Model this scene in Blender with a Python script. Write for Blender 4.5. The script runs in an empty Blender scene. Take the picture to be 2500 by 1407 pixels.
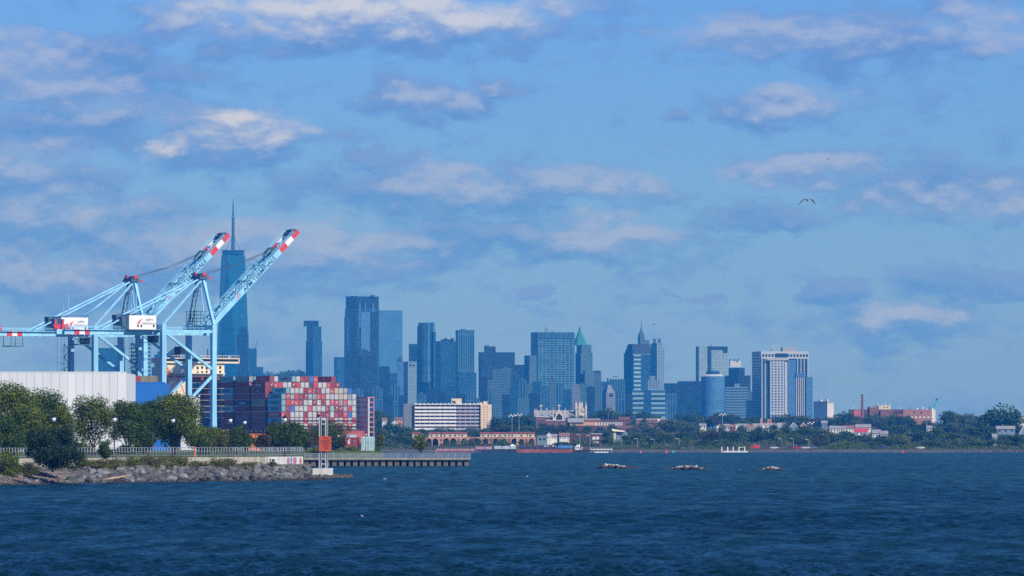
import bpy, bmesh, math, random
import numpy as np
from mathutils import Vector, Matrix

# ------------------------------------------------------------------ camera
F, HZ, H, CX, CY = 15500.0, 1072.0, 7.0, 1250.0, 703.5      # focal length (px of a 2500 px wide frame), horizon row, eye height
PITCH = math.atan((HZ - CY) / F)
SP, CP = math.sin(PITCH), math.cos(PITCH)
sc = bpy.context.scene
col = sc.collection
cam_d = bpy.data.cameras.new('camera'); cam = bpy.data.objects.new('camera', cam_d); col.objects.link(cam)
cam_d.sensor_width = 36; cam_d.lens = F / 2500 * 36
cam_d.clip_start = 1; cam_d.clip_end = 60000
cam.location = (0, 0, H); cam.rotation_euler = (math.pi / 2 + PITCH, 0, 0)
sc.camera = cam
sc.render.resolution_x, sc.render.resolution_y = 1024, 576

# ------------------------------------------------------------------ sun and sky
SUN = Vector((0.62, -0.70, 0.74)).normalized()
sun_d = bpy.data.lights.new('sun', 'SUN'); sun_d.energy = 4.7; sun_d.angle = math.radians(0.5); sun_d.color = (1.0, 0.95, 0.87)
sun = bpy.data.objects.new('sun', sun_d); col.objects.link(sun)
sun.rotation_euler = SUN.to_track_quat('Z', 'Y').to_euler(); sun.location = SUN * 3000
vs = sc.view_settings
vs.view_transform = 'Standard'; vs.look = 'None'; vs.gamma = 1; vs.exposure = 0.0
sc.display_settings.display_device = 'sRGB'

world = bpy.data.worlds.new('World'); sc.world = world; world.use_nodes = True
SKY_STRENGTH = 0.11
SKY_TINT = (0.275, 0.49, 1.17)

class NT:
    """small helper to write node graphs"""
    def __init__(s, tree): s.t = tree; s.n = tree.nodes; s.l = tree.links
    def set(s, sock, v):
        if isinstance(v, bpy.types.NodeSocket): s.l.new(v, sock)
        elif v is not None: sock.default_value = v
    def math(s, op, a, b=None, c=None, clamp=False):
        n = s.n.new('ShaderNodeMath'); n.operation = op; n.use_clamp = clamp
        for i, v in enumerate((a, b, c)):
            if v is not None: s.set(n.inputs[i], v)
        return n.outputs[0]
    def vec(s, op, a, b=None, c=None):
        n = s.n.new('ShaderNodeVectorMath'); n.operation = op
        for i, v in enumerate((a, b, c)):
            if v is not None: s.set(n.inputs[i], v)
        return n.outputs['Value'] if op in ('DOT_PRODUCT', 'LENGTH') else n.outputs[0]
    def noise(s, vec, scale, detail=4, rough=0.55, dist=0.0):
        n = s.n.new('ShaderNodeTexNoise'); s.set(n.inputs['Vector'], vec)
        n.inputs['Scale'].default_value = scale; n.inputs['Detail'].default_value = detail
        n.inputs['Roughness'].default_value = rough; n.inputs['Distortion'].default_value = dist
        return n
    def mix(s, f, a, b, blend='MIX'):
        n = s.n.new('ShaderNodeMix'); n.data_type = 'RGBA'; n.blend_type = blend
        s.set(n.inputs[0], f)
        for i, v in ((6, a), (7, b)):
            if isinstance(v, tuple) and len(v) == 3: v = (*v, 1)
            s.set(n.inputs[i], v)
        return n.outputs[2]
    def smooth(s, v, lo, hi, a=0.0, b=1.0):
        n = s.n.new('ShaderNodeMapRange'); n.interpolation_type = 'SMOOTHSTEP'
        s.set(n.inputs[0], v); n.inputs[1].default_value = lo; n.inputs[2].default_value = hi
        n.inputs[3].default_value = a; n.inputs[4].default_value = b
        return n.outputs[0]

def build_world():
    nt = NT(world.node_tree); nt.n.clear()
    out = nt.n.new('ShaderNodeOutputWorld'); bg = nt.n.new('ShaderNodeBackground')
    nt.l.new(bg.outputs[0], out.inputs[0])
    sky = nt.n.new('ShaderNodeTexSky'); sky.sky_type = 'NISHITA'; sky.sun_disc = False
    sky.sun_elevation = math.asin(SUN.z); sky.sun_rotation = math.atan2(SUN.x, SUN.y)
    sky.altitude = 0; sky.air_density = 1.0; sky.dust_density = 0.3; sky.ozone_density = 3.0
    blue = nt.mix(1.0, sky.outputs[0], SKY_TINT, 'MULTIPLY')
    tc = nt.n.new('ShaderNodeTexCoord'); d = tc.outputs['Generated']
    sep = nt.n.new('ShaderNodeSeparateXYZ'); nt.l.new(d, sep.inputs[0])
    az = nt.math('ARCTAN2', sep.outputs[0], sep.outputs[1])
    el = nt.math('ARCSINE', sep.outputs[2])
    cmb = nt.n.new('ShaderNodeCombineXYZ'); nt.l.new(az, cmb.inputs[0]); nt.l.new(el, cmb.inputs[1])
    u = nt.vec('SCALE', cmb.outputs[0]); u.node.inputs['Scale'].default_value = F / 100.0     # units of 100 px of arc
    ust = nt.vec('MULTIPLY', u, (0.9, 1.75, 1.0))
    w1 = nt.noise(ust, 0.55, 5, 0.6)
    warp = nt.vec('MULTIPLY', nt.vec('SUBTRACT', w1.outputs['Color'], (0.5, 0.5, 0.5)), (5.0, 1.5, 0.0))
    uw = nt.vec('ADD', u, warp)
    broad = nt.noise(ust, 0.16, 4, 0.5).outputs[0]
    def field(ells, up=0.0):
        acc = None
        for (px, py, rx, ry) in ells:
            cx, cy, ix, iy = (px - CX) / 100, (HZ - py) / 100, 100 / rx, 100 / ry
            v = nt.vec('MULTIPLY_ADD', uw, (ix, iy, 0), (-cx * ix, (up - cy) * iy, 0))
            q = nt.vec('DOT_PRODUCT', v, v)
            acc = q if acc is None else nt.math('MINIMUM', acc, q)
        return nt.math('SUBTRACT', 1.0, acc)
    body = [(930, 70, 470, 75), (420, 60, 120, 45), (190, 190, 330, 105), (120, 320, 260, 75), (540, 350, 250, 85), (1060, 250, 185, 52),
            (1150, 470, 470, 62), (1230, 590, 520, 55), (1930, 262, 180, 45), (1610, 287, 80, 25), (2080, 95, 400, 75),
            (1960, 425, 170, 42), (1870, 530, 140, 42), (2310, 465, 260, 85), (600, 640, 560, 70), (140, 560, 330, 90), (80, 450, 230, 60),
            (150, 690, 400, 70), (2050, 712, 80, 35), (2330, 700, 190, 45), (2180, 790, 240, 45), (950, 400, 90, 30), (1660, 725, 50, 16), (1300, 725, 45, 16)]
    soft = [(440, 50, 105, 46), (270, 245, 150, 50), (80, 180, 140, 80), (90, 390, 150, 42), (130, 515, 190, 50), (110, 655, 180, 44), (480, 590, 210, 42),
            (800, 590, 190, 52), (1090, 445, 150, 46), (1440, 455, 160, 36), (1500, 572, 170, 38), (1930, 88, 280, 42), (2420, 75, 130, 55), (1930, 430, 140, 36),
            (2330, 495, 190, 38), (2190, 775, 120, 30), (1080, 245, 70, 30), (640, 880, 90, 16), (1940, 245, 130, 40), (2470, 485, 90, 40), (95, 125, 90, 50), (1930, 240, 70, 26)]
    hard = [(920, 30, 410, 62), (590, 318, 150, 52), (420, 345, 70, 36)]
    # density here and a little higher up: cloud tops thin out upward (lit), bases thicken upward (shaded)
    def density(uw_, ust_, body_):
        kk = nt.math('MULTIPLY', nt.math('SUBTRACT', nt.noise(ust_, 1.05, 8, 0.55).outputs[0], 0.5), 4.6)
        return nt.math('ADD', body_, kk), kk
    up = 0.26
    gen = nt.math('MULTIPLY', nt.math('SUBTRACT', broad, 0.66), 5.0)
    d0, k = density(uw, ust, nt.math('MAXIMUM', field(body), gen))
    d1, _ = density(uw, nt.vec('ADD', ust, (0, up * 1.75, 0)), nt.math('MAXIMUM', field(body, up), gen))
    mb = nt.smooth(d0, -0.85, 0.9)
    lit = nt.smooth(nt.math('SUBTRACT', d0, d1), -0.9, 1.3)
    ms = nt.smooth(nt.math('ADD', field(soft), nt.math('MULTIPLY', k, 0.55)), -1.25, 1.2)
    mh = nt.smooth(nt.math('ADD', field(hard), nt.math('MULTIPLY', k, 0.45)), -1.0, 1.25)
    cloud_grey, cloud_soft, cloud_white = CLOUD_COLS
    c = nt.mix(nt.math('MULTIPLY', mb, 0.97), blue, tuple(v / SKY_STRENGTH for v in cloud_grey))
    l1 = nt.math('ADD', nt.math('MULTIPLY', lit, 0.75), 0.3, clamp=True)
    c = nt.mix(nt.math('MULTIPLY', nt.math('MULTIPLY', mb, lit), 0.28), c, tuple(v / SKY_STRENGTH for v in cloud_soft))
    c = nt.mix(nt.math('MULTIPLY', nt.math('MULTIPLY', ms, l1), 0.85), c, tuple(v / SKY_STRENGTH for v in cloud_soft))
    c = nt.mix(nt.math('MULTIPLY', nt.math('MULTIPLY', mh, l1), 0.95), c, tuple(v / SKY_STRENGTH for v in cloud_white))
    nt.l.new(c, bg.inputs[0]); bg.inputs[1].default_value = SKY_STRENGTH
CLOUD_COLS = ((0.112, 0.250, 0.695), (0.36, 0.47, 0.77), (0.60, 0.67, 0.83))
build_world()
world.cycles.sampling_method = 'MANUAL'; world.cycles.sample_map_resolution = 512
sc.cycles.use_denoising = False
sc.cycles.max_bounces = 6; sc.cycles.diffuse_bounces = 2; sc.cycles.glossy_bounces = 3; sc.cycles.transmission_bounces = 3
sc.cycles.transparent_max_bounces = 8; sc.cycles.volume_bounces = 0
sc.cycles.sample_clamp_indirect = 6

# ------------------------------------------------------------------ placing helpers
def P(px, py, D):
    """the point that stands D metres away (along Y) in the direction of photo pixel (px, py)"""
    a, u = (px - CX) / F, (CY - py) / F
    dy, dz = CP - u * SP, SP + u * CP
    t = D / dy
    return Vector((a * t, D, H + dz * t))
def X(px, D): return P(px, HZ, D).x
def Z(py, D): return P(CX, py, D).z
def M(n, D): return n * D / F          # n photo pixels in metres at distance D

rnd = random.Random(11)
ORD = ['first', 'second', 'third', 'fourth', 'fifth', 'sixth', 'seventh', 'eighth', 'ninth', 'tenth', 'eleventh', 'twelfth', 'thirteenth',
       'fourteenth', 'fifteenth', 'sixteenth', 'seventeenth', 'eighteenth', 'nineteenth', 'twentieth']
def ordn(i): return ORD[i] if i < len(ORD) else ['twenty-', 'thirty-', 'forty-'][i // 10 - 2] + ORD[i % 10] if i % 10 != 9 else ['thirtieth', 'fortieth', 'fiftieth'][i // 10 - 2]

# ------------------------------------------------------------------ materials
def mat(name, c, rough=0.7, metal=0.0, var=0.12, vscale=0.6, spec=0.4, streak=False):
    m = bpy.data.materials.new(name); m.use_nodes = True
    nt = NT(m.node_tree); b = nt.n['Principled BSDF']
    b.inputs['Roughness'].default_value = rough; b.inputs['Metallic'].default_value = metal
    b.inputs['Specular IOR Level'].default_value = spec
    tc = nt.n.new('ShaderNodeTexCoord')
    v = tc.outputs['Object']
    if streak: v = nt.vec('MULTIPLY', v, (1.0, 1.0, 0.12))
    n = nt.noise(v, vscale, 6, 0.6).outputs[0]
    f = nt.smooth(n, 0.25, 0.75)
    lo = tuple(max(0, x * (1 - var * 1.6)) for x in c); hi = tuple(min(1, x * (1 + var)) for x in c)
    nt.l.new(nt.mix(f, lo, hi), b.inputs['Base Color'])
    return m

def facade(name, wall, glass, fl=3.6, bay=3.0, wf=0.35, hf=0.35, rough=0.25, jitter=0.35):
    """far curtain wall: floors and bays too small to pick apart at this distance"""
    m = bpy.data.materials.new(name); m.use_nodes = True
    nt = NT(m.node_tree); b = nt.n['Principled BSDF']
    tc = nt.n.new('ShaderNodeTexCoord')
    p = nt.n.new('ShaderNodeSeparateXYZ'); nt.l.new(tc.outputs['Object'], p.inputs[0])
    nn = nt.n.new('ShaderNodeSeparateXYZ'); nt.l.new(tc.outputs['Normal'], nn.inputs[0])
    uu = nt.math('ADD', nt.math('MULTIPLY', p.outputs[0], nt.math('ABSOLUTE', nn.outputs[1])), nt.math('MULTIPLY', p.outputs[1], nt.math('ABSOLUTE', nn.outputs[0])))
    a = nt.math('DIVIDE', uu, bay); z = nt.math('DIVIDE', p.outputs[2], fl)
    w = nt.math('GREATER_THAN', nt.math('FRACT', a), wf); h = nt.math('GREATER_THAN', nt.math('FRACT', z), hf)
    win = nt.math('MULTIPLY', w, h)
    cm = nt.n.new('ShaderNodeCombineXYZ'); nt.l.new(nt.math('FLOOR', a), cm.inputs[0]); nt.l.new(nt.math('FLOOR', z), cm.inputs[1])
    wn = nt.n.new('ShaderNodeTexWhiteNoise'); nt.l.new(cm.outputs[0], wn.inputs[0])
    big = nt.noise(tc.outputs['Object'], 0.03, 3).outputs[0]
    g2 = tuple(min(1, x * 2.2 + 0.05) for x in glass)
    gl = nt.mix(nt.math('MULTIPLY', nt.math('MULTIPLY', wn.outputs[0], big), jitter * 2), glass, g2)
    wl = nt.mix(nt.smooth(big, 0.3, 0.7), tuple(x * 0.85 for x in wall), wall)
    nt.l.new(nt.mix(win, wl, gl), b.inputs['Base Color']); b.inputs['Specular IOR Level'].default_value = 0.3
    nt.set(b.inputs['Roughness'], nt.math('SUBTRACT', 0.75, nt.math('MULTIPLY', win, 0.75 - rough)))
    return m

# ------------------------------------------------------------------ mesh collecting
class MB:
    def __init__(s): s.v = []; s.f = []
    def add(s, vs, fs):
        o = len(s.v); s.v += [tuple(v) for v in vs]; s.f += [tuple(i + o for i in f) for f in fs]; return s
    def box(s, x0, x1, y0, y1, z0, z1):
        return s.add([(x0, y0, z0), (x1, y0, z0), (x1, y1, z0), (x0, y1, z0), (x0, y0, z1), (x1, y0, z1), (x1, y1, z1), (x0, y1, z1)],
                     [(0, 3, 2, 1), (4, 5, 6, 7), (0, 1, 5, 4), (1, 2, 6, 5), (2, 3, 7, 6), (3, 0, 4, 7)])
    def frustum(s, x0, x1, y0, y1, z0, X0, X1, Y0, Y1, z1):
        return s.add([(x0, y0, z0), (x1, y0, z0), (x1, y1, z0), (x0, y1, z0), (X0, Y0, z1), (X1, Y0, z1), (X1, Y1, z1), (X0, Y1, z1)],
                     [(0, 3, 2, 1), (4, 5, 6, 7), (0, 1, 5, 4), (1, 2, 6, 5), (2, 3, 7, 6), (3, 0, 4, 7)])
    def prism(s, pts, z0, z1):
        n = len(pts)
        return s.add([(x, y, z0) for x, y in pts] + [(x, y, z1) for x, y in pts],
                     [tuple(range(n - 1, -1, -1)), tuple(range(n, 2 * n))] + [(i, (i + 1) % n, n + (i + 1) % n, n + i) for i in range(n)])
    def bar(s, a, b, w, h=None, up=(0, 0, 1)):
        """rectangular beam from a to b: width w across, height h along up"""
        a, b = Vector(a), Vector(b); h = w if h is None else h
        d = (b - a).normalized(); u = Vector(up)
        if abs(d.dot(u)) > 0.98: u = Vector((0, 1, 0))
        r = d.cross(u).normalized() * (w / 2); t = r.cross(d).normalized() * (h / 2)
        q = [-r - t, r - t, r + t, -r + t]
        return s.add([a + x for x in q] + [b + x for x in q], [(0, 1, 2, 3), (7, 6, 5, 4), (0, 4, 5, 1), (1, 5, 6, 2), (2, 6, 7, 3), (3, 7, 4, 0)])
    def tube(s, pts, radii, n=8):
        pts = [Vector(p) for p in pts]; k = len(pts); o = []
        for i, p in enumerate(pts):
            d = (pts[min(i + 1, k - 1)] - pts[max(i - 1, 0)]).normalized()
            u = Vector((1, 0, 0)) if abs(d.x) < 0.8 else Vector((0, 1, 0))
            r = d.cross(u).normalized(); t = d.cross(r)
            o += [p + (r * math.cos(2 * math.pi * j / n) + t * math.sin(2 * math.pi * j / n)) * radii[i] for j in range(n)]
        f = [(i * n + j, i * n + (j + 1) % n, (i + 1) * n + (j + 1) % n, (i + 1) * n + j) for i in range(k - 1) for j in range(n)]
        f += [tuple(range(n - 1, -1, -1)), tuple(range((k - 1) * n, k * n))]
        return s.add(o, f)
    def lathe(s, prof, n=12, c=(0, 0)):
        o = []
        for r, z in prof: o += [(c[0] + r * math.cos(2 * math.pi * j / n), c[1] + r * math.sin(2 * math.pi * j / n), z) for j in range(n)]
        k = len(prof)
        f = [(i * n + j, i * n + (j + 1) % n, (i + 1) * n + (j + 1) % n, (i + 1) * n + j) for i in range(k - 1) for j in range(n)]
        f += [tuple(range(n - 1, -1, -1)), tuple(range((k - 1) * n, k * n))]
        return s.add(o, f)
    def gable(s, x0, x1, y0, y1, z0, z1, along='x'):
        """roof prism; ridge along x or y"""
        if along == 'x':
            ym = (y0 + y1) / 2
            v = [(x0, y0, z0), (x1, y0, z0), (x1, y1, z0), (x0, y1, z0), (x0, ym, z1), (x1, ym, z1)]
            return s.add(v, [(0, 3, 2, 1), (0, 1, 5, 4), (2, 3, 4, 5), (1, 2, 5), (3, 0, 4)])
        xm = (x0 + x1) / 2
        v = [(x0, y0, z0), (x1, y0, z0), (x1, y1, z0), (x0, y1, z0), (xm, y0, z1), (xm, y1, z1)]
        return s.add(v, [(0, 3, 2, 1), (0, 1, 4), (1, 2, 5, 4), (2, 3, 5), (3, 0, 4, 5)])
    def mesh(s, name, m, smooth=False):
        me = bpy.data.meshes.new(name); me.from_pydata(s.v, [], s.f)
        if m: me.materials.append(m)
        if smooth: me.polygons.foreach_set('use_smooth', [True] * len(me.polygons))
        me.update(); return me
    def build(s, name, m, parent=None, loc=None, smooth=False):
        return link(name, s.mesh(name, m, smooth), parent, loc)

def link(name, me, parent=None, loc=None, rz=0, scale=None):
    o = bpy.data.objects.new(name, me); col.objects.link(o); o.parent = parent
    if loc is not None: o.location = loc
    if rz: o.rotation_euler = (0, 0, rz)
    if scale is not None: o.scale = scale
    return o
def tag(o, label=None, cat=None, group=None, kind=None):
    if label: o['label'] = label
    if cat: o['category'] = cat
    if group: o['group'] = group
    if kind: o['kind'] = kind
    return o
def thing(name, label, cat, loc=(0, 0, 0), rz=0, group=None):
    return tag(link(name, None, None, loc, rz), label, cat, group)
def copy_tree(o, parent=None):
    c = o.copy(); col.objects.link(c); c.parent = parent
    for ch in list(o.children): copy_tree(ch, c)
    return c
def text_mesh(s, size, m, name='lettering', bold=0.0):
    cu = bpy.data.curves.new(name, 'FONT'); cu.body = s; cu.size = size; cu.align_x = 'CENTER'; cu.align_y = 'CENTER'; cu.offset = bold
    cu.resolution_u = 3
    ob = bpy.data.objects.new(name, cu); col.objects.link(ob)
    dg = bpy.context.evaluated_depsgraph_get()
    me = bpy.data.meshes.new_from_object(ob.evaluated_get(dg))
    bpy.data.objects.remove(ob); bpy.data.curves.remove(cu)
    me.materials.clear(); me.materials.append(m); me.name = name
    return me

# ------------------------------------------------------------------ water: one sheet with real waves, to the horizon
def water_material():
    # wind-roughened water: dark body plus sky reflection that grows toward grazing but never reaches a mirror
    m = bpy.data.materials.new('bay_water'); m.use_nodes = True
    nt = NT(m.node_tree); nt.n.clear(); out = nt.n.new('ShaderNodeOutputMaterial')
    tc = nt.n.new('ShaderNodeTexCoord'); v = tc.outputs['Object']
    gust = nt.smooth(nt.noise(nt.vec('MULTIPLY', v, (1.0, 0.3, 1)), 0.02, 4, 0.6).outputs[0], 0.32, 0.68, 0.35, 1.0)
    half = (0.5, 0.5, 0.5)
    s1 = nt.vec('MULTIPLY', nt.vec('SUBTRACT', nt.noise(nt.vec('MULTIPLY', v, (1.0, 0.55, 1)), 1.8, 3, 0.65).outputs['Color'], half), (1.0, 1.5, 0))
    s2 = nt.vec('MULTIPLY', nt.vec('SUBTRACT', nt.noise(nt.vec('MULTIPLY', v, (1.0, 0.5, 1)), 0.3, 3, 0.6).outputs['Color'], half), (0.35, 1.05, 0))
    tilt = nt.vec('SCALE', nt.vec('ADD', s1, s2)); nt.l.new(gust, tilt.node.inputs['Scale'])
    geo = nt.n.new('ShaderNodeNewGeometry')
    N = nt.vec('NORMALIZE', nt.vec('ADD', geo.outputs['Normal'], tilt))
    fr = nt.n.new('ShaderNodeFresnel'); fr.inputs['IOR'].default_value = 1.33; nt.l.new(N, fr.inputs['Normal'])
    lane = nt.smooth(nt.noise(nt.vec('MULTIPLY', v, (0.30, 0.045, 1)), 1.0, 5, 0.62).outputs[0], 0.3, 0.7, 0.4, 1.5)
    fac = nt.math('MULTIPLY', nt.smooth(fr.outputs[0], 0.03, 0.40, 0.022, WATER_MAX), lane)
    di = nt.n.new('ShaderNodeBsdfDiffuse'); di.inputs['Color'].default_value = (0.002, 0.019, 0.030, 1)
    gl = nt.n.new('ShaderNodeBsdfGlossy'); gl.inputs['Roughness'].default_value = 0.15; gl.inputs['Color'].default_value = (0.68, 1.0, 0.90, 1); nt.l.new(N, gl.inputs['Normal'])
    mx = nt.n.new('ShaderNodeMixShader'); nt.l.new(fac, mx.inputs[0]); nt.l.new(di.outputs[0], mx.inputs[1]); nt.l.new(gl.outputs[0], mx.inputs[2]); nt.l.new(mx.outputs[0], out.inputs[0])
    return m
WATER_MAX = 0.215
def build_water():
    fine = np.radians(np.linspace(-5.9, 5.9, 330)); coarse = np.radians(np.array([-70, -50, -35, -25, -18, -13, -10, -8.5, -7.2]))
    ang = np.concatenate([coarse, fine, -coarse[::-1]])
    rad = np.concatenate([[2, 60, 160, 240, 290], 300 * np.exp(np.linspace(0, math.log(3400 / 300), 2350)), [3600, 4500, 6000, 9000, 13000, 17200]])
    A, R = np.meshgrid(ang, rad)
    x, y = np.sin(A) * R, np.cos(A) * R
    rng = np.random.default_rng(5)
    z = np.zeros_like(x); dx = np.zeros_like(x); dy = np.zeros_like(x)
    step = np.gradient(rad)[:, None]
    gust = np.zeros_like(x)
    for i in range(9):
        L = rng.uniform(40, 260); t = rng.uniform(0, 2 * math.pi)
        gust += np.sin(2 * math.pi * (x * math.cos(t) * 0.5 + y * math.sin(t)) / L + rng.uniform(0, 6.3))
    gust = np.clip(0.85 + 0.13 * gust, 0.35, 1.3)
    for i in range(84):
        L = 0.6 * (9.0 / 0.6) ** (rng.uniform(0, 1) ** 1.25)
        t = math.radians(250) + rng.normal(0, 1.0)
        k = 2 * math.pi / L; amp = 0.0175 * L ** 0.7 if L < 1.3 else 0.0210 * (1.3 / L) ** 0.35
        ph = k * (x * math.cos(t) + y * math.sin(t)) + rng.uniform(0, 6.3)
        fade = np.clip((L / (2.3 * step)) - 0.6, 0, 1)
        z += amp * fade * np.sin(ph)
        c = amp * 0.7 * fade * np.cos(ph); dx += c * math.cos(t); dy += c * math.sin(t)
    lim = (np.abs(A) < np.radians(6.3)) & (R > 295) & (R < 3300)
    x = x + np.where(lim, dx * gust, 0); y = y + np.where(lim, dy * gust, 0); z = np.where(lim, z * gust, 0)
    nr, nc = x.shape
    me = bpy.data.meshes.new('water')
    co = np.stack([x, y, z], -1).reshape(-1, 3).astype(np.float32)
    me.vertices.add(nr * nc); me.vertices.foreach_set('co', co.ravel())
    i = np.arange((nr - 1) * nc).reshape(nr - 1, nc)[:, :-1]
    q = np.stack([i, i + 1, i + nc + 1, i + nc], -1).reshape(-1, 4).astype(np.int32)
    nf = len(q); me.loops.add(nf * 4); me.loops.foreach_set('vertex_index', q.ravel())
    me.polygons.add(nf); me.polygons.foreach_set('loop_start', np.arange(nf, dtype=np.int32) * 4)
    me.polygons.foreach_set('use_smooth', np.ones(nf, dtype=bool))
    me.update(); me.validate()
    me.materials.append(water_material())
    tag(link('water', me), kind='structure', label='dark blue choppy bay water across the whole foreground')
build_water()

# ------------------------------------------------------------------ land
def ground_mat(name, c1, c2, scale, rough=0.9):
    m = bpy.data.materials.new(name); m.use_nodes = True
    nt = NT(m.node_tree); b = nt.n['Principled BSDF']; b.inputs['Roughness'].default_value = rough; b.inputs['Specular IOR Level'].default_value = 0.2
    tc = nt.n.new('ShaderNodeTexCoord')
    n = nt.noise(tc.outputs['Object'], scale, 8, 0.65).outputs[0]
    nt.l.new(nt.mix(nt.smooth(n, 0.3, 0.7), c1, c2), b.inputs['Base Color'])
    bp = nt.n.new('ShaderNodeBump'); bp.inputs['Distance'].default_value = 0.3; nt.l.new(n, bp.inputs['Height']); nt.l.new(bp.outputs[0], b.inputs['Normal'])
    return m
M_LAWN = ground_mat('lawn', (0.05, 0.085, 0.018), (0.11, 0.16, 0.04), 0.8)
M_YARD = ground_mat('yard_asphalt', (0.07, 0.07, 0.075), (0.14, 0.14, 0.14), 0.2)
M_FARLAND = ground_mat('far_ground', (0.035, 0.05, 0.02), (0.09, 0.09, 0.05), 0.08)
M_BEACH = ground_mat('stony_beach', (0.04, 0.036, 0.03), (0.17, 0.15, 0.125), 1.1)
M_FARBEACH = ground_mat('far_beach', (0.055, 0.055, 0.05), (0.14, 0.135, 0.125), 0.35)

def DW(px): return 985 + 0.15 * px                       # sea wall line
def DS(px): return 957 + 0.15 * px + max(0, px - 600) * 0.06      # waterline of the near bank
PARK_Z = 3.9
def interp(x, xs, ys): return float(np.interp(x, xs, ys))
HILL_D = [3270, 3290, 3310, 3400, 3700, 4200, 4700, 5500, 6500, 7500, 8500, 16000, 17400]
HILL_Z = [-2.0, -0.8, 0.7, 2.0, 3.6, 7.5, 11.0, 16.0, 17.0, 9.0, 4.0, 3.0, 3.0]
def hill(D, x=0.0): return interp(D, HILL_D, HILL_Z)
def build_land():
    mb = MB(); xs = np.linspace(-1, 1, 40); ds = list(np.linspace(3270, 3420, 12)) + list(np.linspace(3500, 8500, 50)) + [10000, 13000, 17400]
    rg = np.random.default_rng(3); n = len(xs)
    for D in ds:
        for s in xs:
            x = s * max(900, D * 0.5); w = (math.sin(x / 41) + math.sin(x / 17 + 1)) * 4 if D < 3420 else 0
            mb.v.append((x, D + w, hill(D) + (0 if D < 3300 else rg.normal(0, 0.25))))
    for i in range(len(ds) - 1):
        for j in range(n - 1): mb.f.append((i * n + j, i * n + j + 1, (i + 1) * n + j + 1, (i + 1) * n + j))
    tag(mb.build('far_bank', M_FARLAND, smooth=True), kind='structure', label='low wooded far bank rising behind the water')
    # stony strip along the far waterline
    mb = MB(); xs = np.linspace(-330, 330, 140)
    for x in xs:
        w = (math.sin(x / 41) + math.sin(x / 17 + 1)) * 4
        for d, z in ((3283, -1.2), (3292, 0.3), (3302, 1.0), (3325, 1.5)): mb.v.append((x, d + w + rg.normal(0, 1.0), z + rg.normal(0, 0.12)))
    for i in range(len(xs) - 1):
        for j in range(3): mb.f.append((i * 4 + j, (i + 1) * 4 + j, (i + 1) * 4 + j + 1, i * 4 + j + 1))
    tag(mb.build('far_beach', M_FARBEACH), kind='structure', label='pale stony strip along the far waterline')
    # park: lawn sheet behind the sea wall
    front = [(X(p, DW(p) + 0.6), DW(p) + 0.6) for p in (-260, 0, 200, 400, 600, 739)]
    tag(MB().prism([front[-1], (X(741, 1655), 1655), (-34, 1662), (-44, 2000), (-420, 2000), front[0]][::1] + front[1:-1], -1, PARK_Z).build('park_lawn', M_LAWN), kind='structure')
    tag(MB().prism([(-44, 2002), (-66, 2500), (-104, 2940), (-138, 3006), (-268, 3190), (-700, 3190), (-700, 2002)], -1, 3.3).build('port_yard', M_YARD), kind='structure')
    # sloping bank under the riprap
    mb = MB(); ps = list(np.linspace(-260, 760, 70)); k = 8
    for p in ps:
        for j in range(k):
            t = j / (k - 1); D = DS(p) - 3 + t * (DW(p) + 0.3 - DS(p) + 3)
            z = -0.7 + 3.4 * t ** 0.9 + (rg.normal(0, 0.12) if 0 < j < k - 1 else 0)
            mb.v.append((X(p, D), D, z))
    for i in range(len(ps) - 1):
        for j in range(k - 1): mb.f.append((i * k + j, (i + 1) * k + j, (i + 1) * k + j + 1, i * k + j + 1))
    return tag(mb.build('rock_bank', M_BEACH), kind='structure', label='stony bank below the concrete sea wall')
rock_bank = build_land()

# ------------------------------------------------------------------ haze: the air between here and the city
def build_haze():
    m = bpy.data.materials.new('haze_air'); m.use_nodes = True
    n = m.node_tree.nodes; n.clear()
    o = n.new('ShaderNodeOutputMaterial'); v = n.new('ShaderNodeVolumePrincipled')
    v.inputs['Color'].default_value = (*HAZE_COL, 1); v.inputs['Density'].default_value = HAZE_D; v.inputs['Anisotropy'].default_value = 0.0; v.inputs['Absorption Color'].default_value = (1, 1, 1, 1)
    m.node_tree.links.new(v.outputs[0], o.inputs['Volume'])
    m.cycles.homogeneous_volume = True
    tag(MB().box(-17000, 17000, -1500, 17600, -3.5, 640).build('haze', m), kind='stuff', label='thin blue haze in front of the city')
HAZE_D, HAZE_COL = 6.3e-5, (0.025, 0.34, 1.0)
build_haze()

# ------------------------------------------------------------------ the far city
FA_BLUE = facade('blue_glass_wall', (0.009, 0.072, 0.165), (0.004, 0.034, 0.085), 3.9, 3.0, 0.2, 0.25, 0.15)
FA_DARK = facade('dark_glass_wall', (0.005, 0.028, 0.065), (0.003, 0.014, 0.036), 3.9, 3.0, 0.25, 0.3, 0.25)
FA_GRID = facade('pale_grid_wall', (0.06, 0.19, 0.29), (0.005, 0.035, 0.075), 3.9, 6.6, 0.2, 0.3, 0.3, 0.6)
FA_STONE = facade('stone_wall', (0.060, 0.135, 0.20), (0.010, 0.045, 0.09), 3.8, 3.4, 0.5, 0.4, 0.4)  # stone tones carry part of the distant haze blue in their colour
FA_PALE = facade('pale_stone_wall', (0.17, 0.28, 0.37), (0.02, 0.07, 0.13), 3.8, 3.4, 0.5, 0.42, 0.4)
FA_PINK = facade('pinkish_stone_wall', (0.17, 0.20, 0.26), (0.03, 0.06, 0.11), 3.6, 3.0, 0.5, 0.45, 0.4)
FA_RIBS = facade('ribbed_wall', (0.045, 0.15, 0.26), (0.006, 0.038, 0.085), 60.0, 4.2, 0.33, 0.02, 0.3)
FA_BANDS = facade('banded_wall', (0.24, 0.40, 0.50), (0.010, 0.055, 0.11), 7.0, 500.0, 0.0, 0.42, 0.25)
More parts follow.
